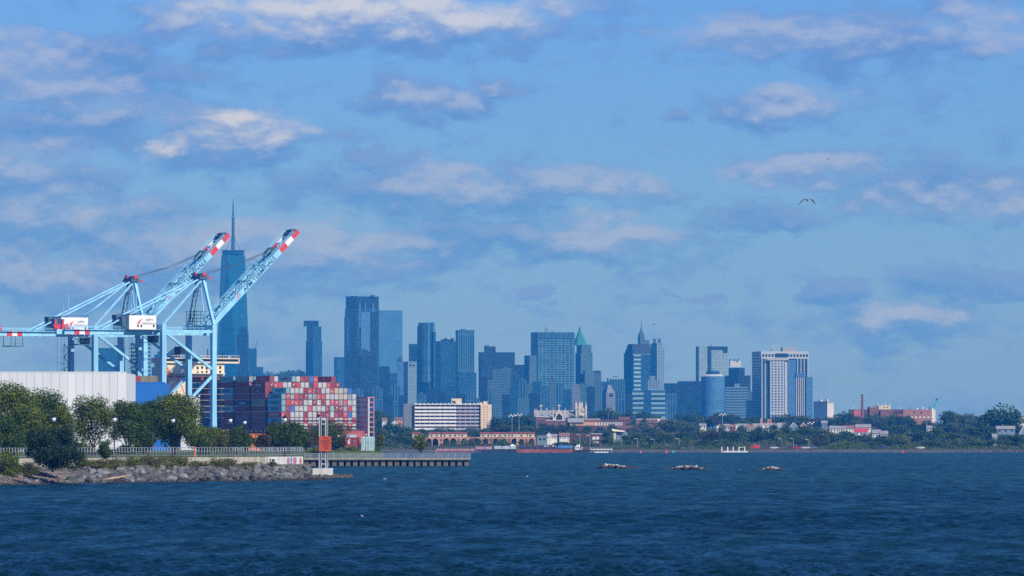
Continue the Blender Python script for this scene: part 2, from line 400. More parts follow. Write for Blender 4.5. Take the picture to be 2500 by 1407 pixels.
FA_SPECK = facade('speckled_wall', (0.23, 0.34, 0.43), (0.04, 0.10, 0.16), 3.6, 2.6, 0.45, 0.3, 0.3, 0.9)
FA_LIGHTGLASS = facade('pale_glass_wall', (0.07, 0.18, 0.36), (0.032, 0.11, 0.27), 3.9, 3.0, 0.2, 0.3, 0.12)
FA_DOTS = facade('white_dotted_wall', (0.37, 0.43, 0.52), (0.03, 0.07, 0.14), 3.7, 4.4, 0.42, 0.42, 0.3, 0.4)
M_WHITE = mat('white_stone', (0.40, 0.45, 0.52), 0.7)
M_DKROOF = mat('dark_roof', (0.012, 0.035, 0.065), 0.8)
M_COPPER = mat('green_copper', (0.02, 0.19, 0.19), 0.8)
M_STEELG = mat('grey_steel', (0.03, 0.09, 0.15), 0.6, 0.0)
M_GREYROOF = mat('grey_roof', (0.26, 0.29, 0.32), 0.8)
CITY_Z = 2.5

class Tower:
    """a building whose near corner stands at photo column c; l and r are its outer edges, theta the turn of its front"""
    def __init__(s, name, label, l, c, r, D, th=None, cat='skyscraper'):
        s.D = D; s.c = c
        if th is None: th = 0.0 if c == l else math.radians(24)
        s.th = th
        s.root = thing(name, label, cat, (X(c, D), D, CITY_Z if D > 8000 else hill(D)), th)
        s.z0 = s.root.location.z
        s.l, s.r = l, r
    def dims(s, l, c, r, depth=None):
        a = M(r - c, s.D) / math.cos(s.th)
        b = M(c - l, s.D) / math.sin(s.th) if c > l and s.th > 0.01 else (depth or a * 0.8)
        return a, b
    def off(s, c, inset):
        dx, dy = X(c, s.D) - X(s.c, s.D), inset
        return dx * math.cos(s.th) + dy * math.sin(s.th), -dx * math.sin(s.th) + dy * math.cos(s.th)
    def z(s, py): return Z(py, s.D) - s.z0
    def block(s, part, l, c, r, top, bot, m, inset=0.0, depth=None, parent=None):
        a, b = s.dims(l, c, r, depth); ox, oy = s.off(c, inset)
        if depth is not None and s.th > 0.01: ox, oy = M(c - s.c, s.D) / math.cos(s.th), inset          # detail laid on the front face
        z0 = -4 if bot is None else s.z(bot)
        return MB().box(0, a, 0, b, z0, s.z(top)).build(part, m, parent or s.root, (ox, oy, 0))
    def taper(s, part, lo, bot, hi, top, m, inset=0.0):
        """frustum from footprint lo=(l,r) at row bot to hi=(l,r) at row top; the roof narrows on all sides"""
        a = M(lo[1] - lo[0], s.D) / max(0.3, math.cos(s.th) + math.sin(s.th) * 0.0); ox, oy = s.off(lo[0], inset)
        p0 = (hi[0] - lo[0]) / (lo[1] - lo[0]); p1 = (hi[1] - lo[0]) / (lo[1] - lo[0])
        return MB().frustum(0, a, 0, a, s.z(bot), a * p0, a * p1, a * p0, a * p1, s.z(top)).build(part, m, s.root, (ox, oy, 0))
    def mast(s, part, px, bot, top, w, m, inset=5.0):
        ox, oy = s.off(px, inset); r = M(w, s.D) / 2
        return MB().tube([(ox, oy, s.z(bot)), (ox, oy, s.z(top))], [r, r * 0.5], 6).build(part, m, s.root)

def plain(name, label, l, c, r, top, D, m, th=None, extras=()):
    t = Tower(name, label, l, c, r, D, th)
    t.block('wall', l, c, r, top, None, m)
    for e in extras: t.block(*e[:6], e[6], inset=e[7] if len(e) > 7 else 3.0)
    return t

def tallest():
    D = 14000; t = Tower('spire_tower', 'tallest blue glass tower with tapering faces and a long mast behind the cranes', 527, 527, 607, D, 0)
    n = 4; cxp = 567; ox = X(cxp, D) - X(527, D)
    def ring(rad, rot): return [(ox + rad * math.cos(rot + i * math.pi / 2), 35 + rad * math.sin(rot + i * math.pi / 2)) for i in range(4)]
    a0 = M(40, D); a1 = M(30, D) * 1.02; rot = math.radians(22)
    b, tp = ring(a0 * 1.18, rot), ring(a1 * 1.05, rot + math.pi / 4)
    zb, zt = 0, t.z(622)
    # square base, then eight tall triangles up to a square turned by 45 degrees
    v = [(x, y, -4) for x, y in b] + [(x, y, t.z(985)) for x, y in b] + [(x, y, zt) for x, y in tp]
    f = [(i, (i + 1) % 4, 4 + (i + 1) % 4, 4 + i) for i in range(4)]
    for i in range(4): f += [(4 + i, 4 + (i + 1) % 4, 8 + i), (8 + i, 4 + (i + 1) % 4, 8 + (i + 1) % 4)]
    f.append((8, 9, 10, 11))
    MB().add(v, f).build('wall', facade('tall_tower_glass', (0.009, 0.085, 0.18), (0.005, 0.062, 0.145), 4.1, 400, 0.0, 0.18, 0.08, 0.1), t.root)
    q = ring(a1 * 0.93, rot + math.pi / 4)
    MB().prism(q, zt, t.z(612)).build('roof_screen', M_DKROOF, t.root)
    c = (ox, 35)
    MB().lathe([(a1 * 0.98, t.z(618)), (a1 * 0.98, t.z(616.5))], 24, c).build('antenna_ring', M_STEELG, t.root)
    MB().lathe([(a1 * 0.95, t.z(612)), (a1 * 0.95, t.z(610))], 24, c).build('antenna_ring', M_STEELG, t.root)
    mb = MB()
    for y0, y1, r0, r1 in ((612, 580, 4.2, 3.4), (580, 578, 5.5, 5.5), (578, 528, 3.3, 2.5), (527, 512, 2.2, 1.6), (511, 497, 1.5, 1.0), (497, 483, 0.9, 0.3)):
        mb.lathe([(r0 * 1.05, t.z(y0)), (r0 * 0.95 if y0 > 500 else r1, t.z(y1))], 8, c)
    mb.build('mast', M_STEELG, t.root)
    for sx in (-1, 1): MB().tube([(ox, 35, t.z(576)), (ox + sx * a1 * 0.62, 30, t.z(612))], [0.5, 0.5], 4).build('stay_cable', M_STEELG, t.root)
tallest()

# left of the cranes
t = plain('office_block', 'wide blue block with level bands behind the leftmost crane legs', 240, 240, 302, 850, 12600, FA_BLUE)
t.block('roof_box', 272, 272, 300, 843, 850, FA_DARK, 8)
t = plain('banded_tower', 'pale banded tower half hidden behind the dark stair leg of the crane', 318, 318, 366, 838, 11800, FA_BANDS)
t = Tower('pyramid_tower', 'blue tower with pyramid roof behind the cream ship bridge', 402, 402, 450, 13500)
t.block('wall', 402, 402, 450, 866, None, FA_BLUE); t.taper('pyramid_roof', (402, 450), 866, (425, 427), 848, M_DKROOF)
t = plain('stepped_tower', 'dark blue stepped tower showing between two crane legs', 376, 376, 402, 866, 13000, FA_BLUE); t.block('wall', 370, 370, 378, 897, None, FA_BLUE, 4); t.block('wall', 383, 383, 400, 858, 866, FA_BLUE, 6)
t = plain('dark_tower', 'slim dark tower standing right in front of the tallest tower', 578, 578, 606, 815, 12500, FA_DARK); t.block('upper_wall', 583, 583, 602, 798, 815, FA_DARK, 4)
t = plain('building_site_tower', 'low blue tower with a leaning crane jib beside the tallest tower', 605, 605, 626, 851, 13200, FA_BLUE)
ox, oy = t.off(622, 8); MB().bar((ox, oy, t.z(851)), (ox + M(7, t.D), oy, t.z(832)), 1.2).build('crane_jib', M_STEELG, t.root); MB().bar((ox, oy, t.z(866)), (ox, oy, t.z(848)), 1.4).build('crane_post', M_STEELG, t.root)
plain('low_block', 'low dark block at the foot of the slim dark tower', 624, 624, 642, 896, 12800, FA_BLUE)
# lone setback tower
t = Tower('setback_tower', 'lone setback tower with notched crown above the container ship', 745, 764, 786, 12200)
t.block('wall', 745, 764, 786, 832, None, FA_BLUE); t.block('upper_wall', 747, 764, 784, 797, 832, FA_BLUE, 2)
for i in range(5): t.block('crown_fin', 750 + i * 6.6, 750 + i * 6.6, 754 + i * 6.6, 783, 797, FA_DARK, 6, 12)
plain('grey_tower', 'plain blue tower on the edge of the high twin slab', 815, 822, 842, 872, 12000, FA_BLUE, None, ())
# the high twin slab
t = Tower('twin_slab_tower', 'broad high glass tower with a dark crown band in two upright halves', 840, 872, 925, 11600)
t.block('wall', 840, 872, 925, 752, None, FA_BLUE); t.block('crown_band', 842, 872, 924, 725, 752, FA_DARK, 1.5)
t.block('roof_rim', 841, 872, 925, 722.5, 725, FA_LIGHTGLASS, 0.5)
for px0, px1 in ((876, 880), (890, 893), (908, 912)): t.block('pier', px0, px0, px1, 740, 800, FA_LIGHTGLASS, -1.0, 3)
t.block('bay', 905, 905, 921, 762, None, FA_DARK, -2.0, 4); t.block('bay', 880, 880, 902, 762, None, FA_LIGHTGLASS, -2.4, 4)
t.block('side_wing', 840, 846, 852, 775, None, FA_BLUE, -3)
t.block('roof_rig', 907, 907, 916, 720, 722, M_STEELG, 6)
plain('pale_slab_tower', 'pale hazy slab tower peeping out right of the high twin slab', 915, 915, 982, 758, 16500, FA_LIGHTGLASS)  # paleness of a greater distance's haze is put into the glass colour
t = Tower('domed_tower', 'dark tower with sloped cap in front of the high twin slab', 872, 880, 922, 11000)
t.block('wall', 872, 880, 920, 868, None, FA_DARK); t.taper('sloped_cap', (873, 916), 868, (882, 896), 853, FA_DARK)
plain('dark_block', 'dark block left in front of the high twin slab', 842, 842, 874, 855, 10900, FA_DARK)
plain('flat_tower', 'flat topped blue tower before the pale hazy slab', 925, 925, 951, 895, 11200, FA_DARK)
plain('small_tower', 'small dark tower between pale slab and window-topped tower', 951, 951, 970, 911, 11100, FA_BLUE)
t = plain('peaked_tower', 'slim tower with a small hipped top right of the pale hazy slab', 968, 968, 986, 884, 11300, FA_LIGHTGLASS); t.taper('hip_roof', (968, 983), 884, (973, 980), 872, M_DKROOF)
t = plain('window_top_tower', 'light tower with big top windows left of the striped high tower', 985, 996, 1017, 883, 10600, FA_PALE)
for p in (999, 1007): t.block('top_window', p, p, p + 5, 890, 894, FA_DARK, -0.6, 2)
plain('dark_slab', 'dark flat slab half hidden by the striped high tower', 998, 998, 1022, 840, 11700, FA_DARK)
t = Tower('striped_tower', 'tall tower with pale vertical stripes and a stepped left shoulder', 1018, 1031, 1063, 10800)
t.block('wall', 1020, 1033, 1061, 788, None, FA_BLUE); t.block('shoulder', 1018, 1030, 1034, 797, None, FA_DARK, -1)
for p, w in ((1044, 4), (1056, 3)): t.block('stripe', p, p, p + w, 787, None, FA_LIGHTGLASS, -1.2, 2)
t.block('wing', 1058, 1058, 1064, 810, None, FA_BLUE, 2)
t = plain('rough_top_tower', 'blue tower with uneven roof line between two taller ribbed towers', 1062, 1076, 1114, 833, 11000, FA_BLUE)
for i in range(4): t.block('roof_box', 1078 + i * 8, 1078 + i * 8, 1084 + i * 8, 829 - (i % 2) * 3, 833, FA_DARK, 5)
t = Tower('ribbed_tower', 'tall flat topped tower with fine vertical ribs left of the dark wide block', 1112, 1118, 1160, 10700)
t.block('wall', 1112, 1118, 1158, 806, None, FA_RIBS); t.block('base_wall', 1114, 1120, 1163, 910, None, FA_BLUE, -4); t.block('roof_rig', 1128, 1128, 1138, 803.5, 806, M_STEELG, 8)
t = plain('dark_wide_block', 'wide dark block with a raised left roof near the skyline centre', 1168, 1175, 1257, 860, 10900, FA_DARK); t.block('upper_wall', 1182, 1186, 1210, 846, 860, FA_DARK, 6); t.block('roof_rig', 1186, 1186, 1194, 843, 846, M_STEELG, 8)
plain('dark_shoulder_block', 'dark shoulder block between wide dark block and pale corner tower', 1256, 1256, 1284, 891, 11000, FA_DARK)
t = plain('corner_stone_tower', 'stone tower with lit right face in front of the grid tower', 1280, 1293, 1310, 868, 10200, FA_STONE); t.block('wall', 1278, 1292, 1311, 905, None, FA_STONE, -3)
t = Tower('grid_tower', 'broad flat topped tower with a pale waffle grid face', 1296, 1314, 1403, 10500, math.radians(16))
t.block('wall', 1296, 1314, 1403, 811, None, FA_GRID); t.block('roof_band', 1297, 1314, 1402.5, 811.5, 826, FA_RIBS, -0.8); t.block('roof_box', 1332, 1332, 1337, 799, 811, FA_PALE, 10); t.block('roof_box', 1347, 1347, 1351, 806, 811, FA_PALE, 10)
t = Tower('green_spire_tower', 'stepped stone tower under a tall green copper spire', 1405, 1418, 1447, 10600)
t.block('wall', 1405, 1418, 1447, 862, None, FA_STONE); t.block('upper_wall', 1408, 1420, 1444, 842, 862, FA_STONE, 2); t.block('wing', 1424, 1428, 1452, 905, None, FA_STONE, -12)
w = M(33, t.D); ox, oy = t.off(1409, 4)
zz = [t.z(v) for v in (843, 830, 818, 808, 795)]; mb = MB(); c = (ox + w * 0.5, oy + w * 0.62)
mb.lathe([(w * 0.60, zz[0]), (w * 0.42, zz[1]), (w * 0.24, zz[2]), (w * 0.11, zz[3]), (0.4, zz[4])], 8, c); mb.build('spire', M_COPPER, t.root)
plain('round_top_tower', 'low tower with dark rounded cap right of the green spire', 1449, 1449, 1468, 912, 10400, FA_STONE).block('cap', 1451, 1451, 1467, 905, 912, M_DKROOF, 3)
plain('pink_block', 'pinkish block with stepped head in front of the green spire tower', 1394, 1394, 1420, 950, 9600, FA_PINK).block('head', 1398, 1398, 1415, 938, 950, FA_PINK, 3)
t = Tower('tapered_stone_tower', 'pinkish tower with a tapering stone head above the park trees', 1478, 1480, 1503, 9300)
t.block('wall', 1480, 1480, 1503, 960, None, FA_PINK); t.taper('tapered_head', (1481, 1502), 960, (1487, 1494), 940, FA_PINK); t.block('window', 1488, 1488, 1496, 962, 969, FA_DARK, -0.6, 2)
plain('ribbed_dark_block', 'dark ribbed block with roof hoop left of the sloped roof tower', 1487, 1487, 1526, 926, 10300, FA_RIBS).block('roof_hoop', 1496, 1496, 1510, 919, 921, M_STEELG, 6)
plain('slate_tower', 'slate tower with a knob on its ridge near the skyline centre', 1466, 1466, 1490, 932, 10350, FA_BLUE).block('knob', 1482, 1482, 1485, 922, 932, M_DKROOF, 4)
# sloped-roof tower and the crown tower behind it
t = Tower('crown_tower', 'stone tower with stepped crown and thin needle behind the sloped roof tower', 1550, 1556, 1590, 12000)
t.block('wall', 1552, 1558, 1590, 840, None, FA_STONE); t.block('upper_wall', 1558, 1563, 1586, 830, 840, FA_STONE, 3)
w = M(20, t.D); ox, oy = t.off(1562, 6); c = (ox + w * 0.45, oy + w * 0.5); zz = [t.z(v) for v in (832, 822, 814, 808, 802, 780)]
MB().lathe([(w * 0.5, zz[0]), (w * 0.46, zz[1]), (w * 0.34, zz[2]), (w * 0.16, zz[3]), (w * 0.09, zz[4])], 8, c).build('crown', FA_STONE, t.root)
MB().lathe([(0.9, zz[4]), (0.3, zz[5])], 5, c).build('needle', M_STEELG, t.root)
t = Tower('sloped_roof_tower', 'big tower with a sloped dark roof and pale bands on one face', 1524, 1545, 1588, 10400)
t.block('wall', 1524, 1545, 1588, 866, None, FA_BLUE)
a, b = t.dims(1524, 1545, 1588); MB().frustum(0, a, 0, b, t.z(866), a * 0.02, a, b * 0.1, b * 0.55, t.z(840)).build('sloped_roof', M_DKROOF, t.root)
t.block('band_face', 1547, 1547, 1564, 866, None, FA_BANDS, -1, 2); t.block('parapet', 1523, 1545, 1589, 864, 866.5, FA_PALE, -1.5)
t = Tower('deco_tower', 'pale stepped tower with roof frames right of the sloped roof tower', 1588, 1604, 1622, 10900)
t.block('wall', 1588, 1604, 1622, 848, None, FA_PALE); t.block('upper_wall', 1591, 1604, 1619, 838, 848, FA_PALE, 3)
for p in (1597, 1609): t.block('roof_frame', p, p, p + 5, 827, 838, M_STEELG, 8)
t = plain('twin_banded_block', 'low white banded block below the sloped roof tower', 1543, 1543, 1571, 953, 9400, FA_BANDS)
plain('ornate_block', 'small ornate stone block between two white banded blocks', 1582, 1582, 1612, 928, 9700, FA_PALE).block('head', 1588, 1588, 1600, 918, 928, FA_PALE, 4)
plain('banded_block', 'low white banded block right of the ornate stone block', 1590, 1590, 1624, 952, 9450, FA_BANDS)
plain('plain_blue_block', 'plain dark blue infill between the two white banded blocks', 1568, 1568, 1592, 953, 9500, FA_BLUE)
plain('dark_low_tower', 'dark low tower right of the pale stepped tower', 1622, 1622, 1658, 936, 10300, FA_DARK)
plain('dark_square_tower', 'dark square tower left of the round glass tower', 1655, 1655, 1714, 931, 10100, FA_DARK)
plain('shaded_pale_block', 'hazy pale ribbed block in front of the dark low tower', 1628, 1628, 1652, 960, 9600, FA_RIBS)
t = Tower('speckled_tower', 'tall speckled pale tower with a dark upright slot', 1700, 1706, 1777, 10500)
t.block('wall', 1700, 1706, 1776, 846, None, FA_SPECK); t.block('slot', 1728, 1728, 1737, 845.5, None, FA_DARK, -1, 3); t.block('roof_band', 1737, 1737, 1777, 846, 853, FA_DARK, -1.4, 3); t.block('corner_band', 1766, 1766, 1777, 852, 860, FA_DARK, -1.6, 3); t.block('edge', 1700, 1700, 1706, 846, None, FA_DARK, -1, 3); t.mast('mast', 1737, 846, 838, 1.5, M_STEELG)
# round glass tower
t = Tower('round_glass_tower', 'round pale glass tower with a rimmed drum on top', 1712, 1712, 1770, 9300)
rr = M(29, t.D); MB().lathe([(rr, -4), (rr, t.z(919))], 28, (rr, rr)).build('wall', FA_LIGHTGLASS, t.root, smooth=False)
MB().lathe([(rr * 1.01, t.z(919)), (rr * 0.75, t.z(914))], 28, (rr, rr)).build('roof_rim', M_WHITE, t.root); MB().lathe([(rr * 0.55, t.z(914)), (rr * 0.55, t.z(906))], 20, (rr, rr)).build('drum', FA_BLUE, t.root)
t = Tower('stepped_dark_tower', 'dark stepped tower with a bright white roof box', 1770, 1802, 1833, 9800)
t.block('wall', 1770, 1803, 1833, 917, None, FA_DARK); t.block('upper_wall', 1781, 1804, 1819, 898, 917, FA_DARK, 8); t.block('white_roof_box', 1781, 1783, 1810, 881, 896, M_WHITE, 10)
for i in range(3): t.block('roof_rig', 1784 + i * 9, 1784 + i * 9, 1787 + i * 9, 877, 881, M_STEELG, 12)
t = plain('lined_block', 'blue block with thin level lines before the dark stepped tower', 1771, 1771, 1826, 945, 9200, facade('lined_wall', (0.12, 0.22, 0.30), (0.01, 0.05, 0.10), 3.9, 300, 0, 0.5, 0.2)); t.block('roof_box', 1794, 1794, 1806, 937, 945, FA_PALE, 5)
plain('low_hazy_block', 'low hazy block squeezed before the white ribbed tower', 1824, 1824, 1843, 956, 9700, FA_STONE)
plain('low_dark_block', 'low dark block at the left foot of the white ribbed tower', 1822, 1822, 1842, 978, 9100, FA_DARK)
# the white ribbed tower
t = Tower('white_ribbed_tower', 'biggest right tower with white frame, dotted bay and dark left side', 1840, 1858, 1975, 8600, math.radians(10))
t.block('wall', 1840, 1858, 1974, 861, None, FA_BLUE)
t.block('cornice', 1840, 1858, 1975, 858, 865, M_WHITE, -1.2)
t.block('upper_band', 1858, 1858, 1975, 872, 876, M_WHITE, -1.2, 3)
for i in range(16): t.block('cornice_post', 1858 + i * 7.7, 1858 + i * 7.7, 1860.4 + i * 7.7, 865, 872, M_WHITE, -1.2, 3)
for p in (1859, 1867): t.block('rib', p, p, p + 2.2, 876, None, M_WHITE, -1.2, 3)
for p in (1947, 1955, 1963, 1972): t.block('rib', p, p, p + 2.0, 876, 920, M_WHITE, -1.2, 3)
t.block('dotted_bay', 1879, 1879, 1915, 880, 1010, FA_DOTS, -4, 6); t.block('bay_head', 1871, 1871, 1924, 877, 880, M_WHITE, -5, 6)
t.block('white_pier', 1915, 1915, 1921, 884, None, M_WHITE, -5, 6); t.block('glass_bay', 1923, 1923, 1942, 880, None, FA_LIGHTGLASS, -4, 6)
t.block('arched_window', 1893, 1893, 1922, 863, 872, FA_DARK, -2.2, 3)
t.block('side_block', 1941, 1941, 1966, 912, 921, FA_LIGHTGLASS, -6, 10)
for i in range(5): t.block('rib', 1942 + i * 4.8, 1942 + i * 4.8, 1944 + i * 4.8, 921, None, M_WHITE, -5.6, 3)
t.block('side_wing', 1966, 1966, 1982, 921, None, FA_LIGHTGLASS, -8, 20)
for i in range(6): t.block('plinth_pier', 1880 + i * 7.4, 1880 + i * 7.4, 1882.6 + i * 7.4, 1012, None, M_WHITE, -5, 4)
t.block('plinth_beam', 1878, 1878, 1924, 1009, 1012.5, M_WHITE, -5.4, 4)
t.block('roof_house', 1908, 1912, 1946, 848, 858, M_GREYROOF, 14); t.block('roof_rig', 1884, 1884, 1888, 852, 858, M_STEELG, 12)
mb = MB(); a, b0 = t.off(1886, 10), t.off(1904, 10)
for p in (1886, 1895, 1904): x, y = t.off(p, 10); mb.bar((x, y, t.z(858)), (x, y, t.z(843)), 0.8)
for y2 in (843, 848): mb.bar((a[0], a[1], t.z(y2)), (b0[0], b0[1], t.z(y2)), 0.7)
mb.build('roof_frame', M_WHITE, t.root)
t = plain('white_low_tower', 'small whitish tower block standing alone right of the white ribbed tower', 1988, 2020, 2036, 982, 8300, facade('whitish_wall', (0.66, 0.66, 0.66), (0.35, 0.36, 0.38), 3.2, 3.0, 0.4, 0.5, 0.6), math.radians(40))
t.block('roof_slab', 1988, 2020, 2036, 980.5, 982.5, M_GREYROOF, -1); t.block('roof_box', 2004, 2004, 2010, 976, 981, M_WHITE, 14); t.block('roof_box', 2020, 2020, 2026, 975, 981, M_WHITE, 14)
# low infill: many small buildings at the foot of the skyline, each in its own spot
infill = [(1172, 1190, 921, 0), (1188, 1204, 928, 4), (1203, 1226, 903, 2), (1224, 1248, 899, 4), (1247, 1270, 914, 1), (1268, 1286, 927, 3), (1284, 1302, 938, 2), (1300, 1322, 932, 1), (1320, 1340, 944, 3),
          (1338, 1358, 926, 5), (1356, 1378, 937, 3), (1376, 1396, 951, 1), (1417, 1434, 936, 2), (1432, 1452, 945, 0), (1450, 1470, 930, 4), (1462, 1482, 950, 1), (1178, 1214, 957, 3), (1212, 1246, 963, 0), (1244, 1266, 947, 1),
          (1264, 1292, 972, 5), (1290, 1318, 961, 0), (1316, 1346, 968, 1), (1502, 1526, 958, 3), (1524, 1545, 966, 0), (1610, 1632, 978, 2), (888, 912, 960, 0), (910, 934, 948, 3), (932, 958, 965, 0), (956, 976, 942, 3), (974, 992, 966, 0),
          (1066, 1090, 958, 0), (1088, 1114, 944, 1), (1112, 1136, 962, 0), (1134, 1158, 951, 3), (1040, 1066, 950, 0), (1016, 1042, 962, 3), (862, 890, 952, 3), (320, 345, 905, 0), (1156, 1178, 976, 3)]
FI = [FA_DARK, FA_BLUE, FA_STONE, FA_RIBS, FA_STONE, FA_STONE]; FN = ['dark blue', 'blue glass', 'grey stone', 'ribbed blue', 'dull stone', 'hazy stone']
for i, (l, r, top, k) in enumerate(sorted(infill)):
    D = 9000 + (i * 37 % 11) * 60
    t = plain('low_city_block', f'low {FN[k]} block, {ordn(i)} from the left in the low row below the skyline towers', l, l, r, top, D, FI[k])
    t.root['group'] = 'low blocks at the foot of the skyline'
    if i % 2: t.block('roof_box', l + (r - l) * 0.3, l + (r - l) * 0.3, l + (r - l) * 0.6, top - 4, top, FI[(k + 1) % 6], 6)

# ------------------------------------------------------------------ the port: cranes
M_CRANE = mat('light_blue_crane_paint', (0.29, 0.64, 0.88), 0.5, 0.0, 0.16, 0.25, 0.4, True)
M_CRANE_DK = mat('crane_machinery', (0.06, 0.12, 0.17), 0.6)
M_RED = mat('red_paint', (0.62, 0.05, 0.06), 0.5, 0.0, 0.08)
M_WHITEP = mat('white_paint', (0.80, 0.80, 0.79), 0.5, 0.0, 0.05, 0.5, 0.4, True)
M_CABLE = mat('steel_cable', (0.05, 0.06, 0.07), 0.6)
M_BLACK = mat('black_paint', (0.015, 0.016, 0.018), 0.55)
M_LETTER = mat('navy_lettering', (0.012, 0.06, 0.12), 0.6)
M_CRANE_MID = mat('mid_blue_crane_paint', (0.13, 0.34, 0.48), 0.5)  # mid tone of the crane blue, used on the boom gear
M_DKGLASS = mat('dark_glass', (0.012, 0.016, 0.02), 0.1)
TH = math.radians(35); CT, ST = math.cos(TH), math.sin(TH)
C0 = Vector((X(398, 2990), 2990, 3.3))
def cl(px, py, yl):
    """crane-frame coordinates of the photo pixel on the plane yl metres along the quay"""
    xl = 0
    for _ in range(8):
        D = C0.y + ST * xl + CT * yl
        xl = ((X(px, D) - C0.x) + ST * yl) / CT
    return Vector((xl, yl, Z(py, D) - C0.z))

def make_crane(label):
    r = thing('ship_to_shore_crane', label, 'crane', C0, TH, 'ship-to-shore cranes')
    G = 28.0; B = 22.0; y1, y2 = 7.5, 14.5
    zt = cl(398, 792, 0).z; zg0, zg1 = cl(440, 819, 7).z, cl(440, 807, 7).z
    for yl in (0, B):
        for xl in (0, G):
            mb = MB(); w = 1.15
            mb.frustum(xl - w * 1.15, xl + w * 1.15, yl - w * 1.1, yl + w * 1.1, 3.2, xl - w, xl + w, yl - w, yl + w, 20).box(xl - w, xl + w, yl - w, yl + w, 20, zt)
            leg = mb.build('leg', M_CRANE, r)
            mb = MB().frustum(xl - 1.8, xl + 1.8, yl - 3.5, yl + 3.5, 1.6, xl - 1.3, xl + 1.3, yl - 1.6, yl + 1.6, 3.6)
            for k in range(4): mb.box(xl - 0.7, xl + 0.7, yl - 3.6 + k * 1.9, yl - 2.2 + k * 1.9, 0.0, 1.7)
            mb.build('bogie', M_CRANE_DK, leg)
    for yl in (0, B):
        e = 1.0
        MB().bar((0, yl, zg1 - 0.6), (G, yl, zg1 - 0.6), 1.4, 1.3).build('portal_beam', M_CRANE, r)
        MB().bar(cl(403, 812, 0) + Vector((0, yl, 0)), Vector((G, yl, cl(512, 905, 0).z)), 1.1, 1.2).build('diagonal_brace', M_CRANE, r)
        MB().bar(Vector((G, yl, cl(512, 915, 0).z)), Vector((0, yl, cl(402, 1045, 0).z)), 1.1, 1.2).build('diagonal_brace', M_CRANE, r)
    for xl in (0, G):
        MB().bar((xl, 0, 4.6), (xl, B, 4.6), 1.4, 2.0).build('sill_beam', M_CRANE, r)
        MB().bar((xl, 0, zt - 1.2), (xl, B, zt - 1.2), 1.5, 2.0).build('cross_beam', M_CRANE, r)
    # long girder on land side
    xe = -50.0
    for yl in (y1, y2): MB().box(xe, G + 2, yl - 0.75, yl + 0.75, zg0, zg1).build('girder', M_CRANE, r)
    mb = MB()
    for i in range(12): mb.box(xe + 3 + i * 6.6, xe + 3.5 + i * 6.6, y1 + 0.75, y2 - 0.75, zg0 + 0.6, zg1 - 0.3)
    mb.build('girder_ties', M_CRANE, r)
    mb = MB()
    for yl in (y1 - 1.3, y2 + 1.3):
        mb.bar((xe, yl, zg1 + 1.5), (G - 1, yl, zg1 + 1.5), 0.16); mb.bar((xe, yl, zg1 + 0.8), (G - 1, yl, zg1 + 0.8), 0.12)
        for i in range(34): mb.bar((xe + i * 2.3, yl, zg1 - 0.1), (xe + i * 2.3, yl, zg1 + 1.5), 0.12)
        mb.box(xe, G - 1, yl - 0.45, yl + 0.45, zg1 - 0.25, zg1 - 0.1)
    mb.build('walkway', M_CRANE, r)
    # striped tail end and sheaves
    for yl in (y1, y2):
        for k, mm in ((0, M_RED), (1, M_WHITEP), (2, M_RED)):
            MB().box(xe + 5.2 + k * 2.9, xe + 8.1 + k * 2.9, yl - 0.80, yl + 0.80, zg0 - 0.05, zg1 + 0.05).build('warning_band', mm, r)
        mb = MB().bar((xe + 4.5, yl, zg0 + 0.6), (xe - 1.2, yl, zg1 + 2.2), 1.2, 1.6).bar((xe - 1.0, yl, zg1), (xe - 0.5, yl, zg1 + 4.6), 0.9, 1.3).bar((xe + 2.5, yl, zg1), (xe + 1.6, yl, zg1 + 2.4), 0.8, 1.0)
        mb.build('tail_bracket', M_RED, r)
    mb = MB(); c = xe + 8
    for dx in (0, 6.5):
        for yl in (y1, y2): mb.bar((c + dx, yl, zg0), (c + dx, yl, zg0 - 4.6), 0.22)
    mb.box(c - 0.4, c + 7, y1 - 0.5, y2 + 0.5, zg0 - 5.0, zg0 - 4.6); mb.bar((c, y1, zg0 - 3.4), (c + 6.5, y1, zg0 - 3.4), 0.14); mb.bar((c, y1, zg0 - 2.0), (c + 6.5, y1, zg0 - 2.0), 0.12)
    mb.build('service_cage', M_CRANE_DK, r)
    # machine house
    a, b = cl(381, 803, 3.0), cl(315, 770, 3.0)
    MB().box(b.x, a.x, 3, 17.5, zg1 + 0.2, b.z).build('machine_house', M_WHITEP, r)
    hse = r.children[-1]
    MB().box(b.x - 0.4, a.x + 0.5, 2.2, 18.3, zg1 - 0.15, zg1 + 0.18).build('house_floor', M_CRANE_DK, r)
    mb = MB()
    for k in range(4): mb.box(b.x + 1.2 + k * 1.0, b.x + 1.7 + k * 1.0, 4, 16, b.z, b.z + 0.5)
    mb.box(b.x - 2.6, b.x, 5, 9, zg1 + 1.5, b.z - 0.8).box(b.x - 2.2, b.x, 11, 15, zg1 + 2.5, b.z + 0.4)
    mb.build('roof_vents', M_CRANE_DK, hse)
    mb = MB()
    for k in range(10): mb.bar((b.x + k * (a.x - b.x) / 9, 3.1, b.z), (b.x + k * (a.x - b.x) / 9, 3.1, b.z + 1.1), 0.1)
    mb.bar((b.x, 3.1, b.z + 1.1), (a.x, 3.1, b.z + 1.1), 0.12); mb.build('roof_rail', M_STEELG, hse)
    def sign(s, size, x, z, m, y=2.96, sx=1.0):
        o = link('lettering', text_mesh(s, size, m), hse, (x, y, z)); o.rotation_euler = (math.pi / 2, 0, 0); o.scale = (sx, 1, 1); return o
    L = a.x - b.x; zm = (zg1 + b.z) / 2
